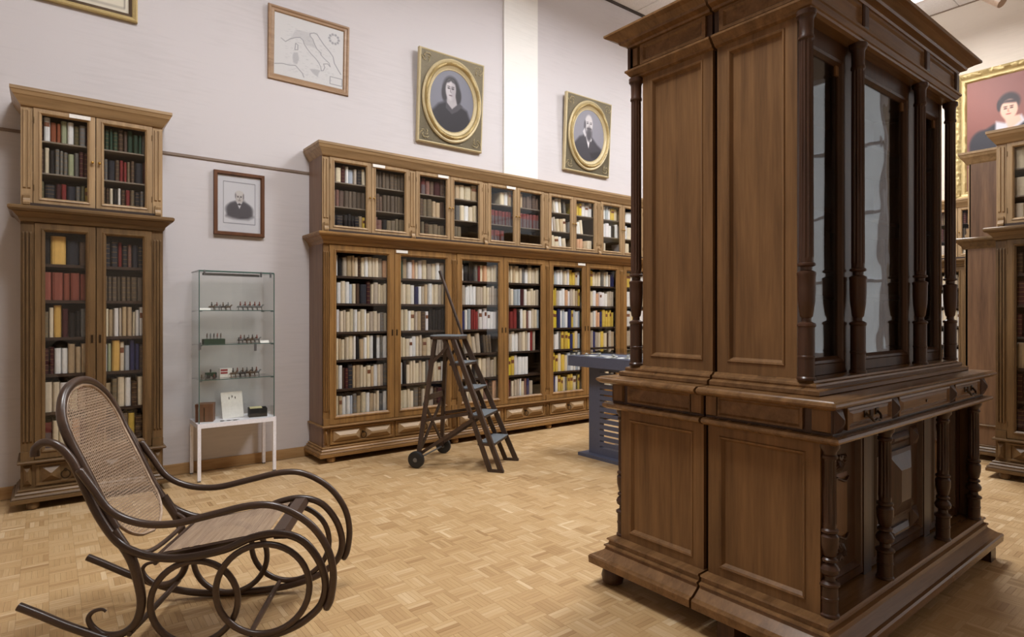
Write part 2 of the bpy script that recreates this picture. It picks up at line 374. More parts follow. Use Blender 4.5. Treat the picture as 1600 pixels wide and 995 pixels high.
# ------------------------------------------------------------------ glazed two-tier bookcases
SHN = ['top shelf', 'second shelf', 'third shelf', 'fourth shelf', 'fifth shelf', 'bottom shelf']
def bookcase(loc, rz, L, lower, upper, label, group, cname, lowspec, upspec, mats, simple=False, labels_up=(), labels_lo=(), zs=1., dn=None):
    t = thing('bookcase', loc, rz, label, 'bookcase', group)
    if zs != 1: t.scale = (1, 1, zs)
    cm = Matrix.Translation(loc) @ Matrix.Rotation(rz, 4, 'Z') @ Matrix.Diagonal((1, 1, zs, 1))
    V, H, VU, HU, SIDE = mats
    DL, DU = .39, .36
    # carcass
    for x in (0, L-.025):
        obj('side_panel', MB().box(x, -DL+.02, .14, x+.025, 0, 2.08), SIDE, t); obj('side_panel', MB().box(x, -DU+.02, 2.16, x+.025, 0, 2.92), SIDE, t)
    m = MB().box(.025, -.015, .14, L-.025, -.003, 2.92).box(.025, -DL+.03, .3, L-.025, -.015, .36).box(.025, -DL+.03, 2.02, L-.025, -.015, 2.2).box(.025, -DU+.03, 2.87, L-.025, -.015, 2.92)
    for a, b in zip(lower[:-1], lower[1:]): m.box((a[1]+b[0])/2-.012, -DL+.03, .36, (a[1]+b[0])/2+.012, -.015, 2.02)
    for a, b in zip(upper[:-1], upper[1:]): m.box((a[1]+b[0])/2-.012, -DU+.03, 2.2, (a[1]+b[0])/2+.012, -.015, 2.87)
    obj('carcass', m, oakin, t)
    # plinth, ledge, cornices
    obj('plinth', MB().sweep(0, -DL, L, 0, [(.048, .055), (.054, .06), (.054, .082), (.046, .085), (.046, .089), (.05, .092), (.042, .106), (.030, .108), (.030, .113), (.033, .116), (.024, .128), (.014, .130), (.014, .136), (.018, .139), (.01, .145), (0, .145)]), H, t)
    obj('ledge', MB().sweep(0, -DL, L, 0, [(0, .322), (.016, .326), (.02, .335), (.016, .344), (0, .346)]), H, t)
    obj('middle_cornice', MB().sweep(0, -DL, L, 0, [(0, 2.06), (.008, 2.07), (.014, 2.09), (.02, 2.095), (.045, 2.125), (.06, 2.13), (.07, 2.145), (.07, 2.16), (.06, 2.168), (-.02, 2.172)]), H, t)
    obj('top_cornice', MB().sweep(0, -DU, L, 0, [(0, 2.895), (.008, 2.905), (.02, 2.925), (.04, 2.955), (.045, 2.96), (.055, 2.985), (.06, 2.99), (.06, 3.012), (0, 3.016)]), HU, t)
    # drawer band and feet
    m = MB().box(0.0, -DL+.024, .14, L, -DL+.035, .325)
    obj('drawer_band', m, V, t)
    ft = [0.07]+[(a[1]+b[0])/2 for a, b in zip(lower[:-1], lower[1:])]+[L-.07]
    foot = MB().lathe([(.02, 0), (.036, .008), (.042, .028), (.034, .05), (.03, .06)], n=14).mesh('foot', V, 40)
    for x in ft:
        for y in (-DL+.0, -.07): o = link('foot', foot, t); o.location = (x, y, 0)
    # fluted lower pilasters, upper pilasters with brackets
    edges = [(0, lower[0][0])]+[(a[1], b[0]) for a, b in zip(lower[:-1], lower[1:])]+[(lower[-1][1], L)]
    for a, b in edges:
        m = MB(); wdt = b-a
        m.box(a, -DL+.018, .345, b, -DL+.035, 2.06)
        k = 3; s = wdt/(k*1.5+.9)
        for i in range(k): m.loops([(a+s*(.7+1.5*i), .47, a+s*(1.7+1.5*i), 1.99, -DL+.018), (a+s*(.85+1.5*i), .485, a+s*(1.55+1.5*i), 1.975, -DL+.006)], lambda u, v, d: (u, d, v))
        m.box(a, -DL+.004, .345, b, -DL+.018, .41)
        obj('pilaster', m, V, t)
        mm = MB().loops([(a+.012, .165, b-.012, .31, -DL+.02), (a+.02, .18, b-.02, .295, -DL+.008), ((a+b)/2-.004, .21, (a+b)/2+.004, .27, -DL-.004)], lambda u, v, d: (u, d, v))
        obj('drawer_post', mm, V, t)
    edges = [(0, upper[0][0])]+[(a[1], b[0]) for a, b in zip(upper[:-1], upper[1:])]+[(upper[-1][1], L)]
    for a, b in edges:
        m = MB().box(a, -DU+.014, 2.168, b, -DU+.03, 2.9); s = (b-a)/6
        for i in range(2): m.loops([(a+s*(1+2.3*i), 2.3, a+s*(2.7+2.3*i), 2.87, -DU+.014), (a+s*(1.3+2.3*i), 2.31, a+s*(2.4+2.3*i), 2.86, -DU+.004)], lambda u, v, d: (u, d, v))
        pl = obj('pilaster', m, VU, t)
        c = (a+b)/2
        br = MB().rings([[(c-.02, -DU+.014, z), (c+.02, -DU+.014, z), (c+.02, -DU-q, z), (c-.02, -DU-q, z)] for z, q in ((2.175, .0), (2.185, .018), (2.2, .022), (2.215, .01), (2.23, .006), (2.25, .012), (2.262, .012))])
        obj('bracket', br, VU, pl)
    # doors
    def door(a, b, z0, z1, yf, st, v, hz, knob, key, lab=None):
        mp = lambda u, q, d: (u, yf+d, q)
        g = .0025; a += g; b -= g; z0 += g; z1 -= g
        m = MB().loops([(a, z0, b, z1, .022), (a, z0, b, z1, .002), (a+.003, z0+.003, b-.003, z1-.003, 0), (a+st*.62, z0+st*.72, b-st*.62, z1-st*.62, 0), (a+st*.7, z0+st*.8, b-st*.7, z1-st*.7, -.007),
                        (a+st*.82, z0+st*.95, b-st*.82, z1-st*.82, -.005), (a+st, z0+st*1.15, b-st, z1-st, .008), (a+st, z0+st*1.15, b-st, z1-st, .022)], mp, False, False)
        d = obj('door', m, v, t)
        obj('pane', MB().box(a+st-.004, yf+.012, z0+st-.004, b-st+.004, yf+.015, z1-st+.004), pane_m, d)
        if knob is not None:
            o = obj('knob', MB().lathe([(.004, 0), (.004, .012), (.009, .016), (.011, .022), (.008, .028), (.002, .03)], n=10), brass, d, 50)
            o.rotation_euler = (PI/2, 0, 0); o.location = (knob, yf, (z0+z1)/2)
        if key is not None:
            obj('keyhole_plate', MB().box(key-.007, yf-.003, 1.18, key+.007, yf, 1.24), darkbr, d)
        hx = a+.004 if (knob or key or 0) > (a+b)/2 else b-.004
        for zz in (z0+.1, z1-.12): obj('hinge', MB().tube([(hx, yf-.0005, zz), (hx, yf-.0005, zz+.045)], .0035, 6), hinge_m, d)
        if lab:
            xa = (b-.16 if lab > 0 else a+.01); xa = xa if b-a > .3 else (a+b)/2-.06
            obj('paper_label', MB().box(xa, yf-.011, z1-.040, xa+.13, yf-.0085, z1-.012), paper, d)
        return d
    k = 0
    for bi, (a, b) in enumerate(upper):
        c = (a+b)/2
        for side, (p, q) in enumerate(((a, c), (c, b))):
            door(p, q, 2.185, 2.9, -DU+.008, .05, VU, HU, (q-.022 if side == 0 else p+.022), None, (1 if side == 0 else -1) if k in labels_up else None)
            if upspec:
                sp = upspec[k] if k < len(upspec) else None
                nm = dn[0][k] if dn else f"{ORD[k]} upper door of {cname}"
                if sp:
                    for si, (z, hm) in enumerate(((2.67, .19), (2.435, .2), (2.205, .195))):
                        le = 0; s_ = sp[si]; fw = 1.
                        if s_[:1] == '/': le = -.12; s_ = s_[1:]; fw = .9
                        fill(cm, p+.035, q-.035, z, hm, -DU+.055, s_, f"{['top', 'middle', 'bottom'][si]} shelf, {nm}", 'books in the upper tier', le, fw)
            k += 1
    for a, b in upper:
        for z in (2.67, 2.435): obj('shelf', MB().box(a-.02, -DU+.045, z-.011, b+.02, -.016, z), shelf_m if not simple else oakin, t)
    k = 0
    for bi, (a, b) in enumerate(lower):
        c = (a+b)/2
        for side, (p, q) in enumerate(((a, c), (c, b))):
            door(p, q, .347, 2.06, -DL+.01, .062 if q-p < .5 else .072, V, H, None, (q-.025 if side == 0 else p+.025), (-1 if side else 1) if k in labels_lo else None)
            if lowspec:
                sp = lowspec[k] if k < len(lowspec) else None
                nm = dn[1][k] if dn else f"{ORD[k]} lower door of {cname}"
                if sp:
                    for si in range(6):
                        z = [1.765, 1.50, 1.225, .955, .675, .40][si]; s_ = sp[si]; le = 0; fw = 1.
                        if s_[:1] == '/': le = -.13; s_ = s_[1:]; fw = .88
                        fill(cm, p+.05, q-.05, z, [.22, .235, .25, .25, .255, .25][si], -DL+.065, s_, f"{SHN[si]}, {nm}", 'books in the lower tier', le, fw)
            # drawer
            mp = lambda u, v_, d: (u, -DL+.02+d, v_)
            m = MB().loops([(p+.012, .16, q-.012, .312, .0), (p+.012, .16, q-.012, .312, -.008), (p+.03, .175, q-.03, .298, -.008), (p+.035, .18, q-.035, .293, .0)], mp)
            dr = obj('drawer', m, H, t); mid = (p+q)/2
            for u0, u1 in ((p+.045, mid-.03), (mid+.03, q-.045)):
                rp_ = MB().loops([(u0, .185, u1, .288, .0), (u0, .185, u1, .288, -.004), (u0+.05, .226, u1-.05, .246, -.034)], mp)
                obj('raised_panel', rp_, H if simple or V is dk else HU, dr)
            rg = [(mid+.027*math.cos(f), -DL-.008, .222+.03*math.sin(f)) for f in [2*PI*i/14 for i in range(14)]]
            obj('ring_pull', MB().tube(rg, .0045, 6, True), darkbr, dr, 60)
            obj('pull_plate', MB().tube([(mid, -DL+.02, .25), (mid, -DL-.002, .25)], .011, 8), darkbr, dr)
            k += 1
        for z in [1.765, 1.50, 1.225, .955, .675, .40]: obj('shelf', MB().box(a-.02, -DL+.055, z-.022, b+.02, -.016, z), oakin, t)
    return t
MO = (oak, oakx, oakp, oakpx, oakside); MD = (dk, dkx, oakp, oakpx, dk)
XL = -.148; LL = .885
bookcase((XL, 5.885, 0), 0, LL, [(.075, LL-.075)], [(.068, LL-.068)], 'tall narrow oak bookcase with glass doors at the far left behind the rocking chair', 'two-tier glazed bookcases',
  'left bookcase',
  [['kTdf', 'RRRRR', 'hcTmkkg', 'mmwwttt', 'ccwct', 'xcccas'], ['ddrdsdd', 'qqqqqqqq', 'ctwbttcww', 'wpTceuuf', 'thcwnc', '__qyn']],
  [['mwoopwlgm', 'fckgggpgmm', 'ldmrdgly', ], ['vvvvnfvvvg', 'mgdfrrhfdm', 'fnckwnrhdgf']],
  MD, labels_up=(0,), dn=(['upper left door, left bookcase', 'upper right door, left bookcase'], ['lower left door, left bookcase', 'lower right door, left bookcase']))
X0 = 2.045
lows = [(2.10, 3.46), (3.525, 4.81), (4.865, 6.15), (6.215, 7.50)]
ups = [(2.115+.922*k, 2.115+.922*k+.85) for k in range(6)]
lowspec = [
 ['cwkbttcncwcccba', 'cwcwecndmcbccc', 'cwcbccwccwcbcbgb', 'bctcccwktwcwkwgw', 'ctwnmdttccctwcbg', 'cctwwegtcwtccgw'],
 ['wvtwacwcbcwb', 'wcccwuwbtwccbt', 'wccwcbtnwkkkkk', 'ccccwwcbtcbbbb', 'cwkccccbcgotccw', 'cccccgnbcbnmm'],
 ['wwkkkgrcaccc', 'ebwwwwbbccbbb', 'uuwerrrwwwwww', '/ylbtbbkqqq', 'cbcckgccbbc', 'snccbtsna'],
 ['ccctccgwccc', 'cbceemwcccb', 'wrrrkwcswcce', 'bbwwbcbwrb_', 'yYywwww___', 'srmcbbwcsub__'],
 ['cyewwbcwyycw', 'wYybwwawbcty', 'yYYuwewuyewe', 'scwwgyyYuyce', 'wYycycewwew', 'bsuwyycgyycly'],
 ['yYycccgcwbuu', 'wwcwawwwbbb', 'yacwaauyyyyy', 'bbbubcycnbt', 'wycbwwyucc', 'wcyyucwb'],
 ['cywcYwc', 'ywcwcy', 'cwcyywc', 'wbcycc', 'cywwc', 'ycwwb'], ['cwccw', 'wccwy', 'wcyww', 'ccwy', 'cwwc', 'wccw']]
upspec = [['mcmwebdc', 'zszqqqqq', 'kkdkkkdty'], ['qqqqqqqqq', 'qzzqqqqqq', 'sskhhhh'], ['sxszmz', 'hzhhttn', 'nhnhhhh'], ['ttcct', 'dgcwcc', 'hhh____'],
 ['___cwt', 'xxxxxxxx', 'xxxxx__'], ['ctzzzzz', 'xxxxxxx', '______'], ['/wccwckg', '/cwbctc', '/wccwc'], ['YyYwww', '/wwwc__', 'taatc'], ['cwewyc', 'cwwwkw', 'tc___'], ['cwc', 'wcy', 'wc__'], ['cww', 'wwc', 'cw'], ['cw', 'wc', 'w']]
bookcase((X0, 5.885, 0), 0, 7.56-X0, [(a-X0, b-X0) for a, b in lows], [(a-X0, b-X0) for a, b in ups], 'long honey oak bookcase of glass doors along the wall behind the step ladder', 'two-tier glazed bookcases',
  'long bookcase', lowspec, upspec, MO, labels_up=(1, 2, 4), labels_lo=(1, 4))
# bookcases at the far right
bookcase((6.80, 1.50, 0), -PI/2, LL, [(.075, LL-.075)], [(.068, LL-.068)], 'oak bookcase cut by the right picture edge, facing the viewer', 'two-tier glazed bookcases', 'right bookcase',
  [['nmfd', 'mrnom', 'mmnnr', 'tcmmn', 'mmrnd', 'mnfd'], ['ncmtd', 'tcmmn', 'mrnfm', 'cctnm', 'fmnrd', 'mntcf']], [['ccwt', 'cwtc', 'ctcw'], ['cwct', 'tccw', 'wctc']], MD, zs=.985, dn=(['upper door, right bookcase']*2, ['lower door, right bookcase']*2))
bookcase((8.95, 1.52, 0), PI, 1.85, [(.075, .9), (.95, 1.775)], [(.068, .89), (.96, 1.782)], 'oak bookcase showing only its plain end panel, behind the right-edge bookcase', 'two-tier glazed bookcases', 'end panel bookcase', None, None, (dk, dkx, oakp, oakpx, wood('end_panel_veneer', rgb(128, 96, 70), rgb(90, 64, 46))), zs=.985)
bookcase((10.48, 4.2, 0), -PI/2, 4.7, [(.075, 1.5), (1.56, 3.0), (3.06, 4.625)], [(.068+.92*k, .92*k+.91) for k in range(5)], 'oak bookcase on the back wall, glimpsed between the carved cabinet and the end panel', 'two-tier glazed bookcases', 'back wall bookcase',
  [['wctbcwtnmcwtbc', 'mnfmntcbwctmnf', 'cwtbnmctwcbtcw', 'ntcmfbctwnmcbt', 'cwcbtcwmntcbwc', 'tcnmbctwcbntcm']]*6, [['mnfztcq', 'qzfmntc', 'ctwbnmq']]*10, MD, simple=True)
# ------------------------------------------------------------------ book meshes
def book_mb(kind):
    m = MB()
    sp = [(0, .10), (.10, .03), (.3, 0), (.7, 0), (.90, .03), (1, .10)]
    m.rings([[(x, y, z) for x, y in sp]+[(.9, .12, z), (.1, .12, z)] for z in (0, 1)])
    m.box(0, .1, 0, .1, 1, 1); m.box(.9, .1, 0, 1, 1, 1)
    m.mi = 1; m.box(.1, .12, .015, .9, .97, .975)
    m.mi = 2
    def strip(z0, z1, off=-.006): m.rings([[(x, y+off, z) for x, y in sp[1:5]] for z in (z0, z1)], False, False)
    if kind == 'label': strip(.62, .8)
    if kind == 'bands':
        for z in (.14, .34, .54, .74, .9): strip(z, z+.018, -.012)
    if kind == 'two': m.mi = 3; strip(0.0, .62, -.006)
    return m
def objcol(name, mul=1., tint=None, rough=.65):
    m, nt, N, L, B = newmat(name); oi = N.new('ShaderNodeObjectInfo'); tc = N.new('ShaderNodeTexCoord'); no = N.new('ShaderNodeTexNoise')
    no.inputs['Scale'].default_value = 5; no.inputs['Detail'].default_value = 4; L.new(tc.outputs['Object'], no.inputs['Vector'])
    mx = N.new('ShaderNodeMix'); mx.data_type = 'RGBA'; mx.blend_type = 'MULTIPLY'; mx.inputs[0].default_value = .3
    L.new(oi.outputs['Color'], mx.inputs[6]); L.new(no.outputs['Fac'], mx.inputs[7]); L.new(mx.outputs[2], B.inputs['Base Color'])
    B.inputs['Roughness'].default_value = rough; B.inputs['Specular IOR Level'].default_value = .3
    return m
cover_m = objcol('book_cover'); pages_m = plain('book_pages', rgb(200, 186, 156), .9)
rust_m = plain('spine_label_rust', rgb(126, 78, 52), .7); gold_m = plain('spine_band_gold', rgb(140, 112, 70), .5); greyb = plain('spine_lower_grey', rgb(98, 84, 86), .7)
BM = {k: book_mb(k).mesh('book', [cover_m, pages_m, {'label': rust_m}.get(k, gold_m), greyb]) for k in ('plain', 'label', 'bands', 'two')}
def jit(c):
    f = R.uniform(1.15, 1.45) if sum(c) > 380 else R.uniform(.75, 1.1)
    if sum(c) <= 380: g = sum(c)/3; c = tuple(q*.82+g*.18 for q in c)
    return tuple(min(.88, q) for q in (lin(c[0])*f, lin(c[1])*f, lin(c[2])*f*R.uniform(.94, 1.04)))+(1,)
def bsize(b):
    c = [b[0] @ Vector(p) for p in ((0, 0, 0), (1, 0, 0), (0, 0, 1))]; a, b_, d = [topix(q) for q in c]
    if a[0] > 985 and a[0] < 1555 or a[0] > 1600 or a[1] < -40: return 0
    return abs(b_[0]-a[0])*abs(d[1]-a[1])
order = sorted(range(len(BOOKS)), key=lambda i: -bsize(BOOKS[i])); ind = set(order[:300])
pv, pf, pc = [], [], []
mbp = {k: book_mb(k) for k in BM}
for i, (M, ch, lab, grp, kind) in enumerate(BOOKS):
    c = jit(CODE[ch])
    if i in ind and bsize(BOOKS[i]) > 0:
        o = link('book', BM[kind]); o.matrix_world = M; o.color = c; tag(o, lab, 'book', grp)
    else:
        m = mbp[kind]; k = len(pv); pv += [tuple(M @ Vector(p)) for p in m.v]
        for f, mi in zip(m.f, m.m):
            pf.append(tuple(k+q for q in f)); pc.append([c, rgb(200, 186, 156), rgb(126, 78, 52) if kind == 'label' else rgb(140, 112, 70), rgb(98, 84, 86)][mi])
me = bpy.data.meshes.new('books'); me.from_pydata(pv, [], pf); me.materials.append(attrmat('book_covers_joined', 'cover', .65))
at = me.color_attributes.new('cover', 'FLOAT_COLOR', 'CORNER')
at.data.foreach_set('color', np.repeat(np.array(pc, 'f'), [len(f) for f in pf], axis=0).ravel())
o = link('books', me); tag(o, 'remaining small books on the farther and higher bookcase shelves', 'books', None, 'stuff')
# leaning things on the bottom right shelf of the left bookcase
t = thing('figurine', (.42, 5.60, .40), 0, 'small dark carved figurine on the bottom shelf of the left bookcase', 'figurine')
obj('body', MB().lathe([(.03, 0), (.034, .02), (.022, .03), (.02, .05), (.034, .09), (.036, .12), (.02, .145), (.012, .155)], n=14), darkbr, t, 50)
obj('head', MB().lathe([(.004, .15), (.02, .165), (.024, .185), (.018, .205), (.004, .215)], n=12), darkbr, t, 50)
# ------------------------------------------------------------------ pictures
def canvas(w, h, bg): return np.ones((h, w, 3))*np.array(bg, float)
DX = 0.
def grid(im): h, w = im.shape[:2]; return np.meshgrid((np.arange(w)+.5)/w+DX, 1-(np.arange(h)+.5)/h)
def mixin(im, a, col): im[:] = im*(1-a[..., None])+np.array(col, float)*a[..., None]
def ell(im, cx, cy, rx, ry, col, soft=.15, al=1., rot=0):
    X, Y = grid(im); dx, dy = X-cx, Y-cy; c, s = math.cos(rot), math.sin(rot)
    d = np.sqrt(((dx*c+dy*s)/rx)**2+((-dx*s+dy*c)/ry)**2); mixin(im, np.clip((1+soft/2-d)/soft, 0, 1)*al, col)
def poly(im, pts, col, soft=.01, al=1.):
    X, Y = grid(im); ins = np.zeros(X.shape, bool); dm = np.full(X.shape, 9.); n = len(pts)
    for i in range(n):
        (x0, y0), (x1, y1) = pts[i], pts[(i+1) % n]
        cond = (y0 > Y) != (y1 > Y)
        with np.errstate(divide='ignore', invalid='ignore'):
            xi = (x1-x0)*(Y-y0)/(y1-y0 if y1 != y0 else 1e-9)+x0
        ins ^= cond & (X < xi)
        l2 = max(1e-9, (x1-x0)**2+(y1-y0)**2); tt = np.clip(((X-x0)*(x1-x0)+(Y-y0)*(y1-y0))/l2, 0, 1)
        dm = np.minimum(dm, np.hypot(X-x0-tt*(x1-x0), Y-y0-tt*(y1-y0)))
    sd = np.where(ins, dm, -dm); mixin(im, np.clip(sd/soft+.5, 0, 1)*al, col)
def line(im, pts, col, wd=.004, al=1.):
    X, Y = grid(im); dm = np.full(X.shape, 9.)
    for (x0, y0), (x1, y1) in zip(pts[:-1], pts[1:]):
        l2 = max(1e-9, (x1-x0)**2+(y1-y0)**2); tt = np.clip(((X-x0)*(x1-x0)+(Y-y0)*(y1-y0))/l2, 0, 1)
        dm = np.minimum(dm, np.hypot(X-x0-tt*(x1-x0), Y-y0-tt*(y1-y0)))
    mixin(im, np.clip(1.5-dm/wd, 0, 1)*al, col)
def panel(name, im, x0, z0, x1, z1, y, parent, oval=False):
    h, w = im.shape[:2]; X, Z = np.meshgrid(np.linspace(x0, x1, w), np.linspace(z1, z0, h))
    vs = np.stack([X, np.full_like(X, y), Z], -1).reshape(-1, 3)
    idx = np.arange(w*h).reshape(h, w); q = np.stack([idx[1:, :-1], idx[1:, 1:], idx[:-1, 1:], idx[:-1, :-1]], -1).reshape(-1, 4)
    if oval:
        cx, cz = (x0+x1)/2, (z0+z1)/2; c = vs[q].mean(1); q = q[((c[:, 0]-cx)/((x1-x0)/2))**2+((c[:, 2]-cz)/((z1-z0)/2))**2 < 1]
    me = bpy.data.meshes.new(name); me.from_pydata(vs.tolist(), [], q.tolist()); me.materials.append(paint_m)
    at = me.color_attributes.new('paint', 'FLOAT_COLOR', 'POINT'); s = np.clip(im/255, 0, 1)
    s = np.where(s <= .04045, s/12.92, ((s+.055)/1.055)**2.4)
    at.data.foreach_set('color', np.concatenate([s.reshape(-1, 3), np.ones((w*h, 1))], 1).astype('f').ravel())
    return link(name, me, parent)
def rect_frame(t, W, H, prof, mat, name='frame'):
    """prof: (inset, y) loops, y negative = towards the room"""
    return obj(name, MB().loops([(-W/2+i, -H/2+i, W/2-i, H/2-i, y) for i, y in prof], lambda u, v, d: (u, d, v), True, False), mat, t)
def picture(loc, rz, label, tilt=0.):
    t = thing('framed_picture', loc, rz, label, 'picture', None); t.rotation_euler = (tilt, 0, rz); return t
# map
t = picture((2.05, WY-.004, 3.985), 0, 'framed old map print in a light wooden frame, high above the display case', .045)
W_, H_ = .80, .70
fm = wood('light_frame_wood', rgb(170, 140, 110), rgb(136, 106, 80), 'x', .4)
rect_frame(t, W_, H_, [(0, 0), (0, -.022), (.006, -.03), (.02, -.03), (.03, -.022), (.05, -.024), (.06, -.014)], fm)
im = canvas(190, 166, (222, 221, 224)); gy = (128, 128, 138)
italy = [(.22,.62),(.3,.67),(.36,.69),(.4,.66),(.42,.6),(.46,.54),(.52,.47),(.58,.42),(.63,.36),(.66,.3),(.67,.24),(.7,.25),(.72,.31),(.7,.36),(.76,.38),(.8,.34),(.78,.4),(.7,.46),(.66,.5),(.66,.53),(.6,.58),(.56,.66),(.54,.72),(.5,.76),(.5,.8),(.56,.83),(.6,.82)]
poly(im, italy[:5]+italy[20:]+[(.3, .8)], (196, 195, 200), .02, .6)
line(im, italy, gy, .005, .8); line(im, [(.6,.82),(.64,.76),(.7,.68),(.78,.6),(.84,.52),(.86,.42),(.92,.32),(.96,.26)], gy, .006, .8)
poly(im, [(.27,.42),(.33,.44),(.35,.34),(.32,.24),(.27,.26),(.26,.34)], (186, 186, 192), .015, .8); line(im, [(.29,.47),(.33,.48),(.33,.56),(.3,.58),(.29,.47)], gy, .005, .8)
poly(im, [(.5,.22),(.58,.24),(.66,.24),(.63,.18),(.62,.12),(.55,.16)], (184, 184, 190), .015, .8)
line(im, [(.02,.17),(.12,.2),(.22,.2),(.3,.22),(.36,.16),(.4,.12),(.42,.06)], gy, .006, .7); line(im, [(.1,.6),(.16,.56),(.22,.62)], gy, .005, .7)
for k in range(10):
    a = 2*PI*k/10; ell(im, .85+.07*math.cos(a), .82+.075*math.sin(a), .018, .02, (160, 160, 170), .6, .9)
line(im, [(.8,.18),(.98,.18),(.98,.06),(.8,.06),(.8,.18)], gy, .005, .8)
for k in range(150): x, y = .15+.7*R.random(), .1+.75*R.random(); line(im, [(x, y), (x+.03, y)], (176, 176, 182), .003, .5)
panel('map_print', im, -W_/2+.055, -H_/2+.055, W_/2-.055, H_/2-.055, -.012, t)
obj('pane', MB().box(-W_/2+.055, -.017, -H_/2+.055, W_/2-.055, -.0155, H_/2-.055), pane_m, t)
# small engraved portrait
t = picture((1.40, WY-.004, 2.405), 0, 'engraved portrait of a balding person in dark coat, brown frame above the display case')
W_, H_ = .435, .58
bfm = wood('brown_frame_wood', rgb(112, 72, 46), rgb(82, 50, 32), 'z', .4)
rect_frame(t, W_, H_, [(0, 0), (0, -.03), (.004, -.034), (.026, -.034), (.034, -.02), (.034, -.01)], bfm)
im = canvas(120, 160, (214, 214, 222)); bl = (206, 206, 216)
line(im, [(.14,.16),(.86,.16),(.86,.88),(.14,.88),(.14,.16)], (130, 130, 140), .006)
ell(im, .5, .40, .31, .15, (92, 90, 98), .25); poly(im, [(.2,.28),(.3,.5),(.46,.56),(.6,.56),(.74,.46),(.82,.3),(.7,.25),(.35,.25)], (84, 82, 90), .08)
poly(im, [(.42,.56),(.5,.42),(.57,.55)], (214, 214, 222), .015); ell(im, .5, .61, .085, .095, (196, 190, 190), .2); ell(im, .5, .665, .1, .075, (205, 200, 200), .2)
ell(im, .412, .65, .016, .05, (140, 136, 142), .6); ell(im, .592, .64, .016, .055, (130, 126, 132), .6); ell(im, .5, .70, .085, .035, (208, 204, 204), .4)
for x in (.465, .535): ell(im, x, .628, .02, .008, (70, 66, 70), .5); ell(im, x, .645, .025, .005, (90, 86, 90), .6)
line(im, [(.5,.625),(.508,.595),(.495,.59)], (120, 112, 112), .006); ell(im, .5, .568, .03, .006, (110, 96, 98), .6); poly(im, [(.44,.5),(.5,.48),(.56,.5),(.5,.52)], (60, 58, 64), .01)
panel('engraving', im, -W_/2+.03, -H_/2+.03, W_/2-.03, H_/2-.03, -.012, t)
obj('pane', MB().box(-W_/2+.03, -.017, -H_/2+.03, W_/2-.03, -.0155, H_/2-.03), pane_m, t)
# gilt-framed print at the very top left
t = picture((.24, WY-.004, 4.32), 0, 'gilt-framed print cut off by the top edge, above the left bookcase')
W_, H_ = .72, .98
rect_frame(t, W_, H_, [(0, 0), (0, -.03), (.01, -.036), (.025, -.03), (.035, -.026), (.04, -.02)], gilt, 'frame')
obj('inner_frame', MB().loops([(-W_/2+i, -H_/2+i, W_/2-i, H_/2-i, y) for i, y in [(.04, -.005), (.04, -.022), (.062, -.018), (.062, -.008)]], lambda u, v, d: (u, d, v), False, False), darkbr, t)
im = canvas(60, 80, (206, 198, 180)); poly(im, [(.3,.2),(.8,.2),(.8,.85),(.3,.85)], (150, 146, 160), .05); line(im, [(.06,.05),(.94,.05),(.94,.95),(.06,.95),(.06,.05)], (130, 120, 110), .006)
panel('print', im, -W_/2+.06, -H_/2+.06, W_/2-.06, H_/2-.06, -.010, t)
# oval portraits
def oval_picture(loc, label, im, W_, H_):
    t = picture(loc, 0, label, .0)
    t.rotation_euler = (.055, 0, 0)
    rect_frame(t, W_, H_, [(0, 0), (0, -.04), (.012, -.05), (.02, -.046)], gilt2, 'outer_edge')
    b = obj('backboard', MB().loops([(-W_/2+.012, -H_/2+.012, W_/2-.012, H_/2-.012, -.044)], lambda u, v, d: (u, d, v)).box(-W_/2+.02, -.044, -H_/2+.02, W_/2-.02, -.004, H_/2-.02), olive, t)
    rx, rz = W_*.455, H_*.455; m = MB(); n = 64
    prof = [(1, -.046), (1.0, -.062), (.97, -.072), (.93, -.066), (.92, -.062)]
    m.rings([[(rx*s*math.cos(2*PI*k/n), y, rz*s*math.sin(2*PI*k/n)) for k in range(n)] for s, y in prof], True, False)
    obj('outer_moulding', m, gilt2, t, 40)
    m = MB(); n = 120
    prof = [(.925, -.06), (.915, -.078), (.89, -.09), (.86, -.084), (.84, -.066)]
    m.rings([[(rx*s*math.cos(2*PI*k/n)*(1+.006*math.sin(k*2.5)), y-.010*(j in (1, 2, 3))*math.sin(k*PI/2+j)*math.cos(k*1.1+j*2), rz*s*math.sin(2*PI*k/n)*(1+.006*math.sin(k*2.5))) for k in range(n)] for j, (s, y) in enumerate(prof)], True, False)
    obj('carved_garland', m, gilt, t, 60)
    m = MB(); n = 64
    prof = [(.845, -.06), (.83, -.07), (.81, -.062), (.76, -.052), (.745, -.055), (.73, -.045)]
    m.rings([[(rx*s*math.cos(2*PI*k/n), y, rz*s*math.sin(2*PI*k/n)) for k in range(n)] for s, y in prof], True, False)
    obj('inner_moulding', m, gilt2, t, 40)
    panel('portrait', im, -rx*.75, -rz*.75, rx*.75, rz*.75, -.047, t, True)
    for sx in (-1, 1):
        for sz in (-1, 1):
            m = MB(); cx, cz = sx*(W_/2-.085), sz*(H_/2-.1)
            for k in range(7):
                a = k*2.4; q = .012+.004*k
                m.tube([(cx+sx*q*math.cos(a), -.047, cz+sz*q*math.sin(a)*1.2), (cx+sx*(q+.018)*math.cos(a+.4), -.052, cz+sz*(q+.022)*math.sin(a+.4)), (cx+sx*(q+.03)*math.cos(a+.9), -.047, cz+sz*(q+.03)*math.sin(a+.9))], [.003, .005, .002], 5)
            obj('corner_ornament', m, gilt2, t)
    return t
im = canvas(110, 140, (106, 106, 116)); ell(im, .5, .6, .6, .5, (118, 118, 130), .9, .8)
ell(im, .47, .70, .185, .19, (44, 40, 44), .3); ell(im, .33, .62, .07, .14, (48, 44, 48), .4); ell(im, .62, .60, .08, .14, (44, 40, 44), .4)
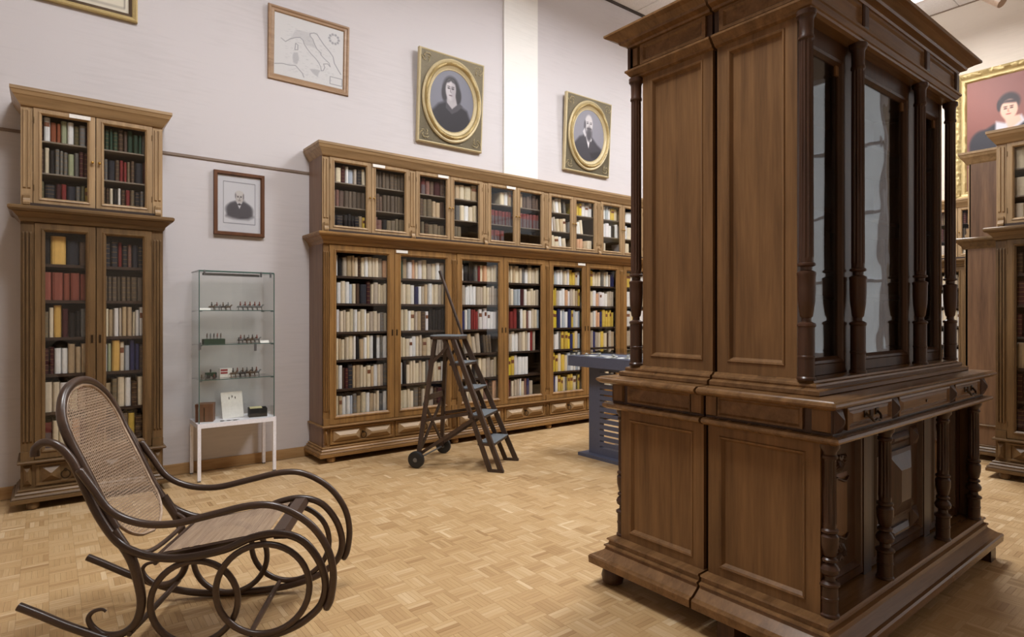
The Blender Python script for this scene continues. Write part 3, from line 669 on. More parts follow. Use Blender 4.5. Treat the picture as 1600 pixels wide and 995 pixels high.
poly(im, [(.02,0),(.05,.28),(.2,.42),(.4,.5),(.62,.48),(.84,.4),(.95,.2),(1,0)], (40, 36, 42), .06)
poly(im, [(.38,.62),(.56,.62),(.62,.44),(.5,.36),(.38,.46)], (166, 160, 164), .03); poly(im, [(.36,.48),(.5,.38),(.66,.5),(.74,.46),(.62,.36),(.5,.3),(.36,.38)], (70, 66, 72), .02)
ell(im, .46, .68, .115, .165, (182, 176, 180), .25); ell(im, .52, .66, .05, .14, (140, 134, 140), .9, .6); poly(im, [(.33,.78),(.46,.86),(.6,.78),(.5,.8),(.46,.82),(.41,.79)], (46, 42, 46), .03)
for x in (.415, .505): ell(im, x, .70, .03, .012, (54, 48, 52), .5); ell(im, x, .728, .035, .008, (70, 62, 66), .6)
line(im, [(.46,.71),(.452,.65),(.47,.64)], (120, 112, 118), .008); ell(im, .46, .59, .04, .009, (104, 88, 94), .6)
oval_picture((3.665, WY-.03, 3.83), 'oval portrait of a long-haired woman in black, square gilt frame above the long bookcase', im, .87, 1.03)
im = canvas(110, 140, (122, 120, 130)); ell(im, .5, .6, .6, .5, (134, 132, 142), .9, .8)
poly(im, [(.02,0),(.04,.3),(.2,.45),(.4,.52),(.6,.48),(.78,.36),(.96,.28),(1,0)], (56, 52, 60), .05)
poly(im, [(.37,.54),(.5,.26),(.6,.44),(.54,.52)], (214, 210, 214), .015); poly(im, [(.5,.24),(.53,.4),(.57,.4),(.56,.24)], (60, 56, 62), .02)
ell(im, .48, .72, .125, .175, (196, 190, 193), .25); ell(im, .5, .54, .095, .12, (88, 84, 90), .7); ell(im, .5, .5, .06, .1, (70, 66, 72), .8); ell(im, .36, .68, .035, .1, (84, 80, 88), .5)
for x in (.44, .55): ell(im, x, .73, .028, .012, (80, 74, 80), .5); ell(im, x, .757, .034, .008, (96, 90, 96), .6)
line(im, [(.5,.74),(.51,.67),(.49,.66)], (140, 130, 134), .008); ell(im, .5, .635, .075, .022, (78, 72, 78), .6); poly(im, [(.3,.56),(.36,.64),(.4,.5),(.38,.46)], (196, 192, 198), .01)
poly(im, [(.55,.18),(.95,.26),(.95,.1),(.6,.08)], (40, 36, 42), .04)
oval_picture((5.87, WY-.03, 3.84), 'oval portrait of a bearded man in dark suit, square gilt frame right of the pilaster', im, .87, 1.03)
# the large gilt-framed painting on the back wall
t = picture((BX-.012, 2.215, 3.93), -PI/2, 'large painting of a person in a black dress, wide carved gilt frame, back wall')
t.rotation_euler = (0, 0, -PI/2)
W_, H_ = 1.40, 1.84
m = MB()
def frame_rings(W, H, prof, step=.03, amp=.0, seed=1):
    """carved frame: many points along each side so that the relief can be lumpy"""
    rr = random.Random(seed); rings = []
    per = []
    for (ax, az), (bx, bz) in zip([(-1,-1),(1,-1),(1,1),(-1,1)], [(1,-1),(1,1),(-1,1),(-1,-1)]):
        n = int((W if az == bz else H)/step)
        for k in range(n): f = k/n; per.append((ax+(bx-ax)*f, az+(bz-az)*f))
    for i, y, a in prof:
        rings.append([(sx*(W/2-i), y+a*(rr.random()-.5)*2, sz*(H/2-i)) for sx, sz in per])
    return rings
m.rings(frame_rings(W_, H_, [(0, 0, 0), (0, -.05, 0), (.01, -.075, .012), (.03, -.09, .018), (.05, -.095, .02), (.07, -.08, .016), (.085, -.06, .006)], .022, seed=4), True, False)
obj('carved_frame', m, gilt, t, 70)
m = MB(); m.rings(frame_rings(W_, H_, [(.085, -.06, 0), (.1, -.052, 0), (.115, -.05, .0), (.13, -.055, .006), (.145, -.03, 0), (.15, -.02, 0)], .03, seed=9), True, False)
obj('inner_frame', m, gilt, t, 70)
DX = .17
im = canvas(140, 180, (124, 72, 60)); ell(im, .2, .75, .5, .4, (140, 84, 74), 1.2, .7); ell(im, .1, .2, .4, .4, (104, 58, 52), 1.2, .7); ell(im, .9, .9, .5, .3, (120, 76, 72), 1., .6)
poly(im, [(.2,.30),(.22,.42),(.32,.52),(.46,.58),(.6,.55),(.76,.56),(.95,.5),(1,.4),(1,0),(.3,0),(.34,.22)], (34, 30, 38), .03)
ell(im, .33, .41, .13, .13, (36, 32, 40), .25); poly(im, [(.33,.3),(.44,.3),(.42,.0),(.34,.0)], (206, 160, 136), .02)
poly(im, [(.47,.6),(.56,.57),(.72,.62),(.76,.56),(.6,.46),(.5,.34),(.46,.44)], (190, 184, 190), .025); poly(im, [(.55,.62),(.7,.62),(.72,.57),(.6,.5)], (214, 170, 150), .02)
ell(im, .6, .745, .108, .088, (50, 38, 40), .3); ell(im, .505, .73, .025, .05, (50, 38, 40), .4); ell(im, .60, .685, .085, .088, (218, 172, 150), .18); poly(im, [(.5,.75),(.58,.77),(.7,.76),(.66,.735),(.58,.745)], (54, 40, 42), .02)
for x in (.565, .625): ell(im, x, .695, .018, .007, (70, 46, 42), .5); ell(im, x, .712, .022, .005, (90, 60, 52), .6)
line(im, [(.595,.69),(.588,.67),(.6,.665)], (180, 126, 108), .005); ell(im, .595, .645, .026, .006, (170, 84, 80), .6)
panel('canvas', im, -W_/2+.145, -H_/2+.145, W_/2-.145, H_/2-.145, -.026, t)
# ------------------------------------------------------------------ the dark carved cabinets in the middle
def cab_col(prof, flute): return MB().lathe(prof, n=48, flutes=flute)
def carved_cabinet(loc, rz, label, du, bun):
    t = thing('carved_cabinet', loc, rz, label, 'cabinet', None)
    hx, db = .92, .50
    ux, dc, de, dd = .85, du-.045, du-.085, du-.10     # upper half: half length, column axis, end depth, door plane
    cx = [-.868, -.363, .382, .872]; 
    cu = [-.855, -.375, .385, .855]; cl = [-.89, -.36, .375, .88]
    # base
    obj('plinth', MB().sweep(-hx, -db, hx, 0, [(.1, .098), (.118, .104), (.12, .138), (.114, .146), (.1, .148), (.06, .178), (.056, .19), (.064, .195), (.062, .202), (.046, .206), (.044, .222), (.054, .228), (.05, .236), (.0, .238)]), walx, t)
    for sx in (-1, 1):
        for sy in (0, 1):
            y0 = -db-.06 if sy == 0 else -.16
            if bun: o = obj('foot', MB().lathe([(.03, 0), (.052, .012), (.06, .045), (.05, .08), (.04, .1)], n=18), wald, t, 50); o.location = (sx*(hx+.03-.3*sy), y0+.03, 0)
            else: obj('foot', MB().box(sx*(hx+.09), y0-.03, 0, sx*(hx+.0), y0+.05, .1), wald, t)
    # lower carcass
    dpl = db-.07
    m = MB().box(-hx+.02, -dpl+.02, .236, hx-.02, -.004, .91)
    obj('lower_carcass', m, wald, t)
    def endp(name, sx, X, y0, y1, z0, z1, st, top, bot):
        mp = lambda u, v, d: (sx*(X+d), u, v)
        lp = [(y0, z0, y1, z1, -.03), (y0, z0, y1, z1, 0), (y0+st, z0+bot, y1-st, z1-top, 0), (y0+st+.004, z0+bot+.004, y1-st-.004, z1-top-.004, .005), (y0+st+.012, z0+bot+.012, y1-st-.012, z1-top-.012, .002),
              (y0+st+.022, z0+bot+.022, y1-st-.022, z1-top-.022, -.014)]
        f = obj(name, MB().loops(lp, mp, False, False), wal, t)
        a = lp[-1]; obj('inset_board', MB().loops([a, (a[0]+.001, a[1]+.001, a[2]-.001, a[3]-.001, -.0145)], mp), wal, f)
    for sx in (-1, 1): endp('end_panel', sx, hx, -db, -.006, .236, .91, .055, .05, .04)
    # drawer tier
    obj('lower_ledge', MB().sweep(-hx, -db-.04, hx, -.0, [(.0, .898), (.028, .904), (.046, .914), (.05, .922), (.046, .932), (.03, .936), (.0, .938)]), walx, t)
    m = MB().sweep(-hx-.008, -db-.05, hx+.008, 0, [(0, .936), (0, 1.045)]); dt = obj('drawer_tier', m, wald, t)
    for sx in (-1, 1):
        mp = lambda u, v, d: (sx*(hx+.008+d), u, v)
        obj('frieze_panel', MB().loops([(-db+.06, .948, -.06, 1.036, .001), (-db+.06, .948, -.06, 1.036, .012), (-db+.07, .956, -.07, 1.028, .012), (-db+.08, .964, -.08, 1.02, .004)], mp), walx, t)
        for y in (-db-.005, -.035): obj('end_block', MB().loops([(y-.038, .945, y+.034, 1.04, .0), (y-.03, .95, y+.028, 1.035, .012)], mp), wal, t)
    obj('counter', MB().sweep(-hx, -db-.01, hx, 0, [(.05, 1.036), (.07, 1.042), (.082, 1.05), (.088, 1.058), (.085, 1.066), (.075, 1.070), (.07, 1.075), (0, 1.076)]), walx, t)
    yF = -db-.05
    mpf = lambda u, v, d: (u, yF-d, v)
    for k, (a, b) in enumerate(((-.83, -.40), (-.32, .335), (.42, .83))):
        dr = obj('drawer', MB().loops([(a, .948, b, 1.034, 0), (a, .948, b, 1.034, .012), (a+.012, .957, b-.012, 1.025, .014), (a+.02, .964, b-.02, 1.018, .006), (a+.05, .975, b-.05, 1.008, .012)], mpf), walx, t)
        c = (a+b)/2
        if k != 1:
            pts = spline([(c-.055, yF-.014, 1.0), (c-.05, yF-.03, .985), (c-.03, yF-.036, .968), (c, yF-.036, .974), (c+.03, yF-.036, .968), (c+.05, yF-.03, .985), (c+.055, yF-.014, 1.0)], 3)
            obj('bail_handle', MB().tube(pts, .005, 6), darkbr, dr, 60)
            m = MB()
            for q in (-.055, 0, .055): m.lathe([(.016, 0), (.014, .004), (.006, .008)], n=8)
            pm = MB().box(c-.07, yF-.016, .985, c-.04, yF-.012, 1.012).box(c+.04, yF-.016, .985, c+.07, yF-.012, 1.012).box(c-.014, yF-.016, .975, c+.014, yF-.012, 1.01)
            obj('handle_plate', pm, darkbr, dr)
        else: obj('keyhole', MB().tube([(c, yF-.01, .99), (c, yF-.016, .99)], .007, 10), darkbr, dr)
    for x in (-.895, -.36, .378, .895):
        obj('pyramid_block', MB().loops([(x-.03, .945, x+.03, 1.038, 0), (x-.03, .945, x+.03, 1.038, .006), (x-.003, .985, x+.003, .998, .03)], mpf), wald, t)
    # lower columns
    lowp = [(.036, .238), (.036, .246), (.031, .252), (.031, .30), (.033, .302), (.033, .31), (.031, .312), (.031, .352), (.038, .358), (.038, .366), (.022, .376), (.02, .392), (.034, .404), (.037, .42), (.03, .434), (.02, .444), (.03, .45), (.03, .458),
            (.02, .466), (.026, .474), (.033, .51), (.034, .545), (.026, .556), (.033, .562), (.033, .57), (.025, .576), (.026, .59, .0), (.0265, .6, .16), (.0255, .7, .16), (.025, .83, .16), (.025, .84, 0), (.03, .846), (.03, .854), (.025, .86), (.027, .87), (.037, .885), (.038, .9)]
    cmesh = MB().lathe(lowp, n=48, flutes=12).mesh('column', wald, 35)
    for x in cl: o = link('column', cmesh, t); o.location = (x, -db-.02, 0)
    # posts and doors behind the lower columns
    for x in cl: obj('door_post', MB().box(max(x-.04, -hx+.028), -dpl-.02, .236, min(x+.04, hx-.028), -dpl+.03, .905), wald, t)
    yD = -dpl
    mpd = lambda u, v, d: (u, yD-d, v)
    def fan(cx_, z, r, up, pr, n=9):
        """carved shell: radiating flutes"""
        m = MB()
        for k in range(n):
            a0 = PI*k/n; a1 = PI*(k+1)/n; am = (a0+a1)/2
            P = lambda rr, a, d: (cx_+rr*math.cos(a), yD-d, z+up*rr*math.sin(a))
            m.add([P(r*.18, a0, .008), P(r*.18, a1, .008), P(r, a1, .008), P(r*1.05, am, .012), P(r, a0, .008), P(r*.7, am, .024)],
                  [(0, 5, 4), (4, 5, 3), (3, 5, 2), (2, 5, 1), (0, 1, 5)])
        m.tube([(cx_+r*.2*math.cos(q), yD-.012, z+up*r*.2*math.sin(q)) for q in [PI*i/6 for i in range(7)]], .012, 6)
        return obj('carved_shell', m, wald, pr)
    for k, (a, b) in enumerate(((-.85, -.40), (-.32, .335), (.415, .84))):
        d = obj('cupboard_door', MB().loops([(a, .25, b, .895, 0), (a, .25, b, .895, .016), (a+.03, .285, b-.03, .87, .018), (a+.045, .30, b-.045, .855, .026), (a+.06, .315, b-.06, .84, .006)], mpd), wal2, t)
        c = (a+b)/2
        if k != 1:
            fan(c, .80, .07, -1, d); fan(c, .36, .07, 1, d)
            obj('raised_panel', MB().loops([(c-.09, .44, c+.09, .72, .006), (c-.075, .455, c+.075, .705, .012)], mpd), wal, d)
            for z in (.455, .70): obj('scroll', MB().tube(spline([(c-.08, yD-.014, z), (c-.04, yD-.02, z+.012), (c, yD-.014, z), (c+.04, yD-.02, z-.012), (c+.08, yD-.014, z)], 4), .006, 6), wald, d)
        else:
            obj('raised_panel', MB().loops([(c-.15, .41, c+.15, .74, .006), (c-.15, .41, c+.15, .74, .02), (c-.13, .43, c+.13, .72, .024), (c-.06, .50, c+.06, .65, .05)], mpd), wald, d)
            for z in (.345, .795): obj('raised_panel', MB().loops([(c-.12, z-.025, c+.12, z+.025, .006), (c-.12, z-.025, c+.12, z+.025, .016), (c-.09, z-.006, c+.09, z+.006, .03)], mpd), wald, d)
            for sx in (-1, 1):
                for z in (.37, .78):
                    obj('boss', MB().loops([(c+sx*.205-.04, z-.05, c+sx*.205+.04, z+.05, .008), (c+sx*.205-.03, z-.038, c+sx*.205+.03, z+.038, .018), (c+sx*.205-.004, z-.004, c+sx*.205+.004, z+.004, .034)], mpd), wald, d)
    # upper half
    obj('upper_base', MB().sweep(-ux, -dc-.02, ux, 0, [(.05, 1.075), (.055, 1.08), (.055, 1.096), (.048, 1.1), (.03, 1.104), (.032, 1.112), (.03, 1.12), (.016, 1.124), (.012, 1.132), (0, 1.134)]), walx, t)
    m = MB().box(-ux+.02, -.02, 1.13, ux-.02, -.004, 2.64)
    obj('back_board', m, wald, t)
    obj('upper_ceiling', MB().box(-ux+.02, -dd, 2.60, ux-.02, -.02, 2.64), wald, t)
    for sx in (-1, 1): endp('end_panel', sx, ux, -de, -.006, 1.132, 2.63, .05, .04, .05)
    obj('architrave', MB().sweep(-ux, -dc-.005, ux, 0, [(0, 2.615), (.014, 2.622), (.018, 2.63), (.024, 2.634), (.036, 2.65), (.042, 2.654), (.042, 2.664), (.02, 2.668), (0, 2.67)]), walx, t)
    obj('frieze', MB().sweep(-ux-.012, -dc-.015, ux+.012, 0, [(0, 2.665), (0, 2.79)]), wald, t)
    yf = -dc-.015
    mpz = lambda u, v, d: (u, yf-d, v)
    for a, b in ((-.82, -.41), (-.34, .345), (.42, .82)):
        obj('frieze_panel', MB().loops([(a-.02, 2.674, b+.02, 2.778, .001), (a-.02, 2.674, b+.02, 2.778, .014), (a, 2.686, b, 2.766, .014), (a+.01, 2.694, b-.01, 2.758, .004)], mpz), walx, t)
    for x in cu: obj('frieze_block', MB().loops([(x-.028, 2.67, x+.028, 2.78, 0), (x-.028, 2.67, x+.028, 2.78, .018), (x-.02, 2.68, x+.02, 2.77, .024)], mpz), wald, t)
    for sx in (-1, 1):
        mp = lambda u, v, d: (sx*(ux+.012+d), u, v)
        obj('frieze_panel', MB().loops([(-dc+.04, 2.676, -.03, 2.776, .001), (-dc+.04, 2.676, -.03, 2.776, .012), (-dc+.06, 2.69, -.05, 2.762, .012), (-dc+.07, 2.698, -.06, 2.754, .002)], mp), walx, t)
        obj('end_block', MB().loops([(-dc-.012, 2.676, -dc+.03, 2.776, 0), (-dc-.006, 2.682, -dc+.024, 2.77, .012)], mp), wal, t)
    obj('cornice', MB().sweep(-ux-.012, -dc-.015, ux+.012, 0, [(0, 2.776), (.02, 2.78), (.024, 2.79), (.05, 2.8), (.054, 2.812), (.06, 2.816), (.085, 2.83), (.104, 2.838), (.108, 2.842), (.108, 2.852), (.09, 2.856), (0, 2.858)]), walx, t)
    upp = [(.036, 1.134), (.036, 1.142), (.031, 1.148), (.031, 1.22), (.033, 1.222), (.033, 1.23), (.031, 1.232), (.031, 1.345), (.036, 1.352), (.034, 1.36), (.018, 1.368), (.018, 1.382), (.024, 1.39), (.032, 1.45), (.034, 1.5), (.034, 1.55), (.036, 1.556), (.036, 1.566), (.022, 1.574),
           (.022, 1.588), (.034, 1.594), (.034, 1.602), (.027, 1.606), (.027, 1.62, 0), (.0275, 1.63, .16), (.0265, 2.1, .16), (.0255, 2.49, .16), (.025, 2.5, 0), (.03, 2.506), (.03, 2.514), (.0265, 2.522), (.0275, 2.58), (.030, 2.59), (.037, 2.598), (.038, 2.617)]
    umesh = MB().lathe(upp, n=48, flutes=12).mesh('column', wald, 35)
    for x in cu: o = link('column', umesh, t); o.location = (x, -dc, 0)
    for x in cu: obj('door_post', MB().box(max(x-.036, -ux+.028), -dd-.012, 1.13, min(x+.036, ux-.028), -dd+.03, 2.63), wald, t)
    mq = lambda u, v, d: (u, -dd-d, v)
    for a, b in ((-.82, -.408), (-.342, .352), (.418, .82)):
        d = obj('glass_door', MB().loops([(a, 1.136, b, 2.62, -.012), (a, 1.136, b, 2.62, .012), (a+.02, 1.18, b-.02, 2.54, .012), (a+.024, 1.186, b-.024, 2.534, .018), (a+.034, 1.197, b-.034, 2.523, .014), (a+.042, 1.21, b-.042, 2.51, .0), (a+.042, 1.21, b-.042, 2.51, -.012)], mq, False, False), wal2, t)
        obj('pane', MB().box(a+.038, -dd+.004, 1.2, b-.038, -dd+.007, 2.52), old_glass, d)
        for q in (a+.042, b-.072): obj('corner_ear', MB().box(q, -dd-.004, 2.47, q+.03, -dd+.004, 2.515), wal, d)
    for z in (1.5, 1.88, 2.25): obj('shelf', MB().box(-ux+.03, -dd+.03, z-.02, ux-.03, -.02, z), wald, t)
    return t
carved_cabinet((3.272, 1.588, 0), 0, 'large dark walnut carved cabinet with glass doors, columns and bracket feet, foreground right', .46, False)
carved_cabinet((3.272, 1.600, 0), PI, 'matching walnut cabinet on bun feet, backed against the front carved cabinet', .50, True)
# ------------------------------------------------------------------ bentwood rocking chair
KS = .958
cf = Vector((.990*RGT[0]+.139*FWD[0], .990*RGT[1]+.139*FWD[1], 0)).normalized()
co = Vector((-2.05*KS*RGT[0]+2.5*KS*FWD[0], -2.05*KS*RGT[1]+2.5*KS*FWD[1], 0))
t = thing('rocking_chair', co, math.atan2(cf.y, cf.x), 'dark bentwood rocking chair with cane seat and back, in front of the left bookcase', 'chair')
CQ = .49
PA = [(.048,.827),(.05,.858),(.076,.880),(.114,.877),(.150,.851),(.187,.799),(.217,.730),(.281,.580),(.354,.468),(.43,.418),(.51,.394),(.61,.388),(.765,.412),(.877,.457),(.985,.470),(1.081,.435),(1.15,.345),(1.178,.245),(1.16,.16),(1.10,.10),(1.03,.063),(.93,.035),(.82,.02),(.71,.0165),(.6,.0165),(.48,.026),(.35,.058),(.222,.112),(.147,.147),(.059,.193),(-.012,.228)]
PB = [(.217,.775),(.24,.74),(.27,.695),(.335,.602),(.44,.548),(.568,.536),(.721,.566),(.876,.598),(.99,.588),(1.11,.515),(1.185,.41),(1.212,.3),(1.202,.19),(1.18,.143)]
PC = [(.333,.509),(.397,.40),(.428,.297),(.44,.204),(.418,.126),(.365,.085),(.302,.084),(.258,.115),(.239,.155),(.255,.182),(.288,.19),(.305,.18)]
def pz_of(z):
    T = [(.38, .412), (.45, .366), (.509, .333), (.59, .291), (.729, .228), (.868, .162), (.971, .12), (1.06, .092), (1.13, .078)]
    for (a, pa), (b, pb) in zip(T[:-1], T[1:]):
        if z <= b: return pa+(pb-pa)*(z-a)/(b-a)
    return T[-1][1]
def P3(path, q): return spline([(p, q, z) for p, z in path], 5)
for q in (0., CQ):
    s = 1 if q else -1
    obj('side_rail_and_rocker', MB().tube(P3(PA, q), .0165, 10), bent, t, 60)
    obj('arm', MB().tube(P3(PB, q+s*.018), [.009]+[.0155]*64+[.011], 10), bent, t, 60)
    ra = [.019]*26+[.018-.0005*k for k in range(30)]
    pc_ = P3(PC, q-s*.012)
    obj('rear_leg', MB().tube(pc_, [max(.006, .021-.00022*k) if k < 30 else max(.0055, .0145-.0004*(k-30)) for k in range(len(pc_))], 10), bent, t, 60)
    for (p, z, r) in ((.645, .195, .172), (.925, .243, .188)):
        obj('bent_ring', MB().tube([(p+r*math.cos(2*PI*k/40), q+s*(-.014 if p < .8 else .01), z+r*math.sin(2*PI*k/40)) for k in range(40)], .0135, 10, True), bent, t, 60)
# back hoop
hw, zc = .222, .90
hoop = [(pz_of(z), .245-hw+.01, z) for z in (.509, .59, .66, .729, .80, .868)]
hoop += [(pz_of(zc+.205*math.sin(a)), .245-(hw-.01)*math.cos(a), zc+.205*math.sin(a)) for a in [PI*k/14 for k in range(15)]]
hoop += [(pz_of(z), .245+hw-.01, z) for z in (.868, .80, .729, .66, .59, .509)]
obj('back_hoop', MB().tube(spline(hoop, 3), .0185, 12), bent, t, 60)
def half_back(z):
    R0 = .195; top = 1.085; bot = .425
    if z > top-R0: d = z-(top-R0); return math.sqrt(max(0, R0*R0-d*d))
    if z < bot+.13: d = (bot+.13-z)/.13; return R0*math.sqrt(max(0, 1-d*d))
    return R0
zz = [1.085-.66*k/60 for k in range(61)]
loop_ = [(pz_of(z)+.004, .245-half_back(z), z) for z in zz]+[(pz_of(z)+.004, .245+half_back(z), z) for z in reversed(zz[1:-1])]
obj('back_cane_edge', MB().tube(loop_, .0075, 6, True), cane_m, t, 60)
def ribbon(m, pts, wd, side):
    side = Vector(side)
    vs = []
    for p in pts: vs += [Vector(p)-side*wd/2, Vector(p)+side*wd/2]
    m.add(vs, [(2*k, 2*k+1, 2*k+3, 2*k+2) for k in range(len(pts)-1)])
m = MB(); pit = .0122
k = 0
z = .43
while z < 1.083:
    h = half_back(z)
    if h > .01: ribbon(m, [(pz_of(z)+.004, .245-h, z), (pz_of(z)+.004, .245+h, z)], .0046, (-.4, 0, .9))
    z += pit*.93
a = -.19
while a <= .191:
    zs_ = [q for q in [.42+.67*i/48 for i in range(49)] if half_back(q) > abs(a)]
    if len(zs_) > 1: ribbon(m, [(pz_of(q)+.0055, .245+a, q) for q in zs_], .0044, (0, 1, 0))
    a += pit
for sg in (-1, 1):
    c0 = -.6
    while c0 < 1.0:
        pts = []
        for i in range(61):
            q = .42+.67*i/60; aa = sg*(q-.42-.33)+c0
            if abs(aa) < half_back(q): pts.append((pz_of(q)+.0048, .245+aa, q))
        if len(pts) > 1: ribbon(m, pts, .0014, (-.3, .7, .6*sg*-1))
        c0 += pit*2
o = obj('back_cane', m, cane_m, t); o['kind'] = 'stuff'
# seat
def seat_z(p): return .384+(p-.49)*.165
m = MB()
sfr = lambda d, h: [(.475+d, .245-.19+d, seat_z(.475)+h), (.965-d, .035+d, seat_z(.965)+h), (.965-d, .455-d, seat_z(.965)+h), (.475+d, .245+.19-d, seat_z(.475)+h)]
m.rings([sfr(.0, -.02), sfr(-.004, 0), sfr(.003, .006), sfr(.012, .006), sfr(.018, -.002), sfr(.022, -.02)], True, False, True)
obj('seat_frame', m, bent, t)
m = MB().rings([[(.955, q, seat_z(.955)+.016), (1.005, q, seat_z(1.0)+.012), (1.02, q, seat_z(1.0)-.012), (1.012, q, seat_z(1.0)-.03), (.96, q, seat_z(.96)-.022)] for q in (.02, .47)])
obj('front_rail', m, bent, t)
m = MB(); p = .512
def hs(p): return .165+.018*(p-.5)/.46
while p < .935: ribbon(m, [(p, .245-hs(p)-.015, seat_z(p)+.008), (p, .245+hs(p)+.015, seat_z(p)+.008)], .0066, (1, 0, .15)); p += .0105
a = -.192
while a < .193: ribbon(m, [(.505, .245+a*.96, seat_z(.505)+.0092), (.935, .245+a*1.04, seat_z(.935)+.0092)], .0086, (0, 1, 0)); a += .0105
o = obj('seat_cane', m, cane_m, t); o['kind'] = 'stuff'
for p, z in ((.40, .088), (.872, .055), (.50, .375)): obj('stretcher', MB().tube([(p, -.005, z), (p, .12, z), (p, .245, z), (p, .37, z), (p, CQ+.005, z)], [.010, .0125, .013, .0125, .010], 10), bent, t, 60)
obj('stretcher', MB().tube(spline([(.40, .02, .425), (.45, .06, .40), (.462, .245, .395), (.45, .43, .40), (.40, .47, .425)], 5), .010, 8), bent, t, 60)
# ------------------------------------------------------------------ step ladder on wheels
F0 = Vector((3.347, 4.34, 0)); lb = Vector((-.572, .82)).normalized(); ang = math.atan2(lb.y, lb.x)-PI/2      # local x = lateral, y = towards the wheels
t = thing('step_ladder', F0, ang, 'brown wooden library step ladder on black wheels with grey steps', 'ladder')
TZ = 1.165
def rail(l0, l1, z): f = z/TZ; return l0+(l1-l0)*f
for s in (-1, 1):
    obj('front_rail', MB().bar((s*.226, .0, 0.0), (s*.135, .50, TZ), .026, .045), ladw, t)
    obj('front_rail', MB().bar((s*.226, .105, 0.0), (s*.135, .585, TZ), .024, .04), ladw, t)
    obj('foot_bar', MB().box(s*.226-.014, -.02, 0, s*.226+.014, .12, .022), ladw, t)
    obj('back_leg', MB().bar((s*.265, .79, .08), (s*.125, .685, TZ), .028, .036), ladw, t)
    obj('brace', MB().bar((s*.262, .775, .12), (s*.205, .28, .45), .016, .03), ladw, t)
    obj('brace', MB().bar((s*.225, .745, .42), (s*.2, .32, .50), .016, .028), ladw, t)
    obj('brace', MB().bar((s*.16, .71, .93), (s*.15, .55, 1.1), .016, .024), ladw, t)
    wd = obj('wheel', MB().lathe([(.012, -.02), (.05, -.02), (.066, -.021), (.076, -.014), (.077, 0), (.076, .014), (.066, .021), (.05, .016), (.012, .02)], n=32), black_rub, t, 40)
    wd.rotation_euler = (0, PI/2, 0); wd.location = (s*.305, .79, .077)
    hb_ = obj('hub', MB().lathe([(.002, -.028), (.02, -.026), (.022, .026), (.002, .028)], n=12), steel, wd, 40)
obj('axle', MB().tube([(-.3, .79, .077), (.3, .79, .077)], .008, 8), steel, t)
obj('cross_bar', MB().bar((-.21, .745, .62), (.21, .745, .62), .02, .05), ladw, t)
obj('brace', MB().bar((-.215, .755, .58), (.245, .785, .14), .016, .028), ladw, t)
obj('brace', MB().bar((.215, .755, .58), (-.245, .785, .14), .016, .028), ladw, t)
for z in (.245, .48, .715, .945):
    f = z/TZ; hwid = .235-.10*f; y = .5*f
    st = obj('step', MB().box(-hwid+.0, y-.025, z-.022, hwid-.0, y+.125, z), ladw, t)
    obj('step_covering', MB().loops([(-hwid+.012, y-.03, hwid-.012, y+.12, z), (-hwid+.012, y-.03, hwid-.012, y+.12, z+.006), (-hwid+.016, y-.026, hwid-.016, y+.116, z+.009)], lambda u, v, d: (u, v, d)), greycarpet, st)
n = 24
def rr_(s, z): return [((.165*s)*max(-1, min(1, 1.25*math.cos(2*PI*k/n))), .60+(.145*s)*max(-1, min(1, 1.25*math.sin(2*PI*k/n))), z) for k in range(n)]
pf_ = obj('platform', MB().rings([rr_(.95, 1.16), rr_(1, 1.17), rr_(1, 1.188)]), ladw, t)
obj('step_covering', MB().rings([rr_(1, 1.188), rr_(1.005, 1.196), rr_(.96, 1.2)]), greycarpet, pf_)
obj('pole', MB().tube([(.175, .42, .9), (.175, .6, 1.37), (.175, .772, 1.82)], [.013, .014, .015], 10), ladw, t, 60)
# ------------------------------------------------------------------ glass display case
VX, VY = .985, 5.50
t = thing('display_case', (VX, VY, 0), 0, 'tall glass display case with three glass shelves on a white metal table', 'display case')
w_, d_ = .63, .355
tb = obj('table', MB().box(0, 0, .445, w_, d_, .482), white_metal, t)
for x in (0, w_-.026):
    for y in (0, d_-.026):
        lg = obj('leg', MB().box(x, y, .012, x+.026, y+.026, .445), white_metal, t)
        obj('leg_cap', MB().box(x+.002, y+.002, 0, x+.024, y+.024, .012), steel, lg)
g0, g1, h0, h1 = .014, w_-.014, .014, d_-.014
for nm, bx in (('front_pane', (g0, h0, .482, g1, h0+.004, 1.757)), ('back_pane', (g0, h1-.004, .482, g1, h1, 1.757)), ('side_pane', (g0, h0+.004, .482, g0+.004, h1-.004, 1.757)), ('side_pane', (g1-.004, h0+.004, .482, g1, h1-.004, 1.757)), ('top_pane', (g0, h0, 1.757, g1, h1, 1.763))):
    o = obj(nm, MB().box(*bx), vit_glass, t)
for x, y in ((g0, h0), (g1, h0)): obj('edge_strip', MB().box(x-.0035, y-.0035, .484, x+.0035, y+.0035, 1.758), edge_glass, t)
obj('top_edge', MB().box(g0, h0-.003, 1.752, g1, h0+.004, 1.764).box(g0-.003, h0, 1.754, g0+.003, h1, 1.764), edge_glass, t)
obj('light_bar', MB().box(g0+.03, h0+.012, 1.722, g1-.12, h0+.04, 1.742), steel, t)
for z in (1.43, 1.14, .845):
    s_ = obj('shelf', MB().box(g0+.006, h0+.006, z-.006, g1-.006, h1-.006, z), vit_glass, t)
    obj('shelf_edge', MB().box(g0+.006, h0+.003, z-.006, g1-.006, h0+.0075, z), edge_glass, s_)
    for x, y in ((g0+.012, h0+.012), (g1-.012, h0+.012), (g0+.012, h1-.012), (g1-.012, h1-.012)): obj('clip', MB().box(x-.012, y-.008, z-.014, x+.012, y+.008, z-.006), steel, s_)
for x in (g0+.04, g1-.11, g1-.03): obj('top_clip', MB().box(x-.006, h0-.006, 1.72, x+.006, h0+.012, 1.766), steel, t)
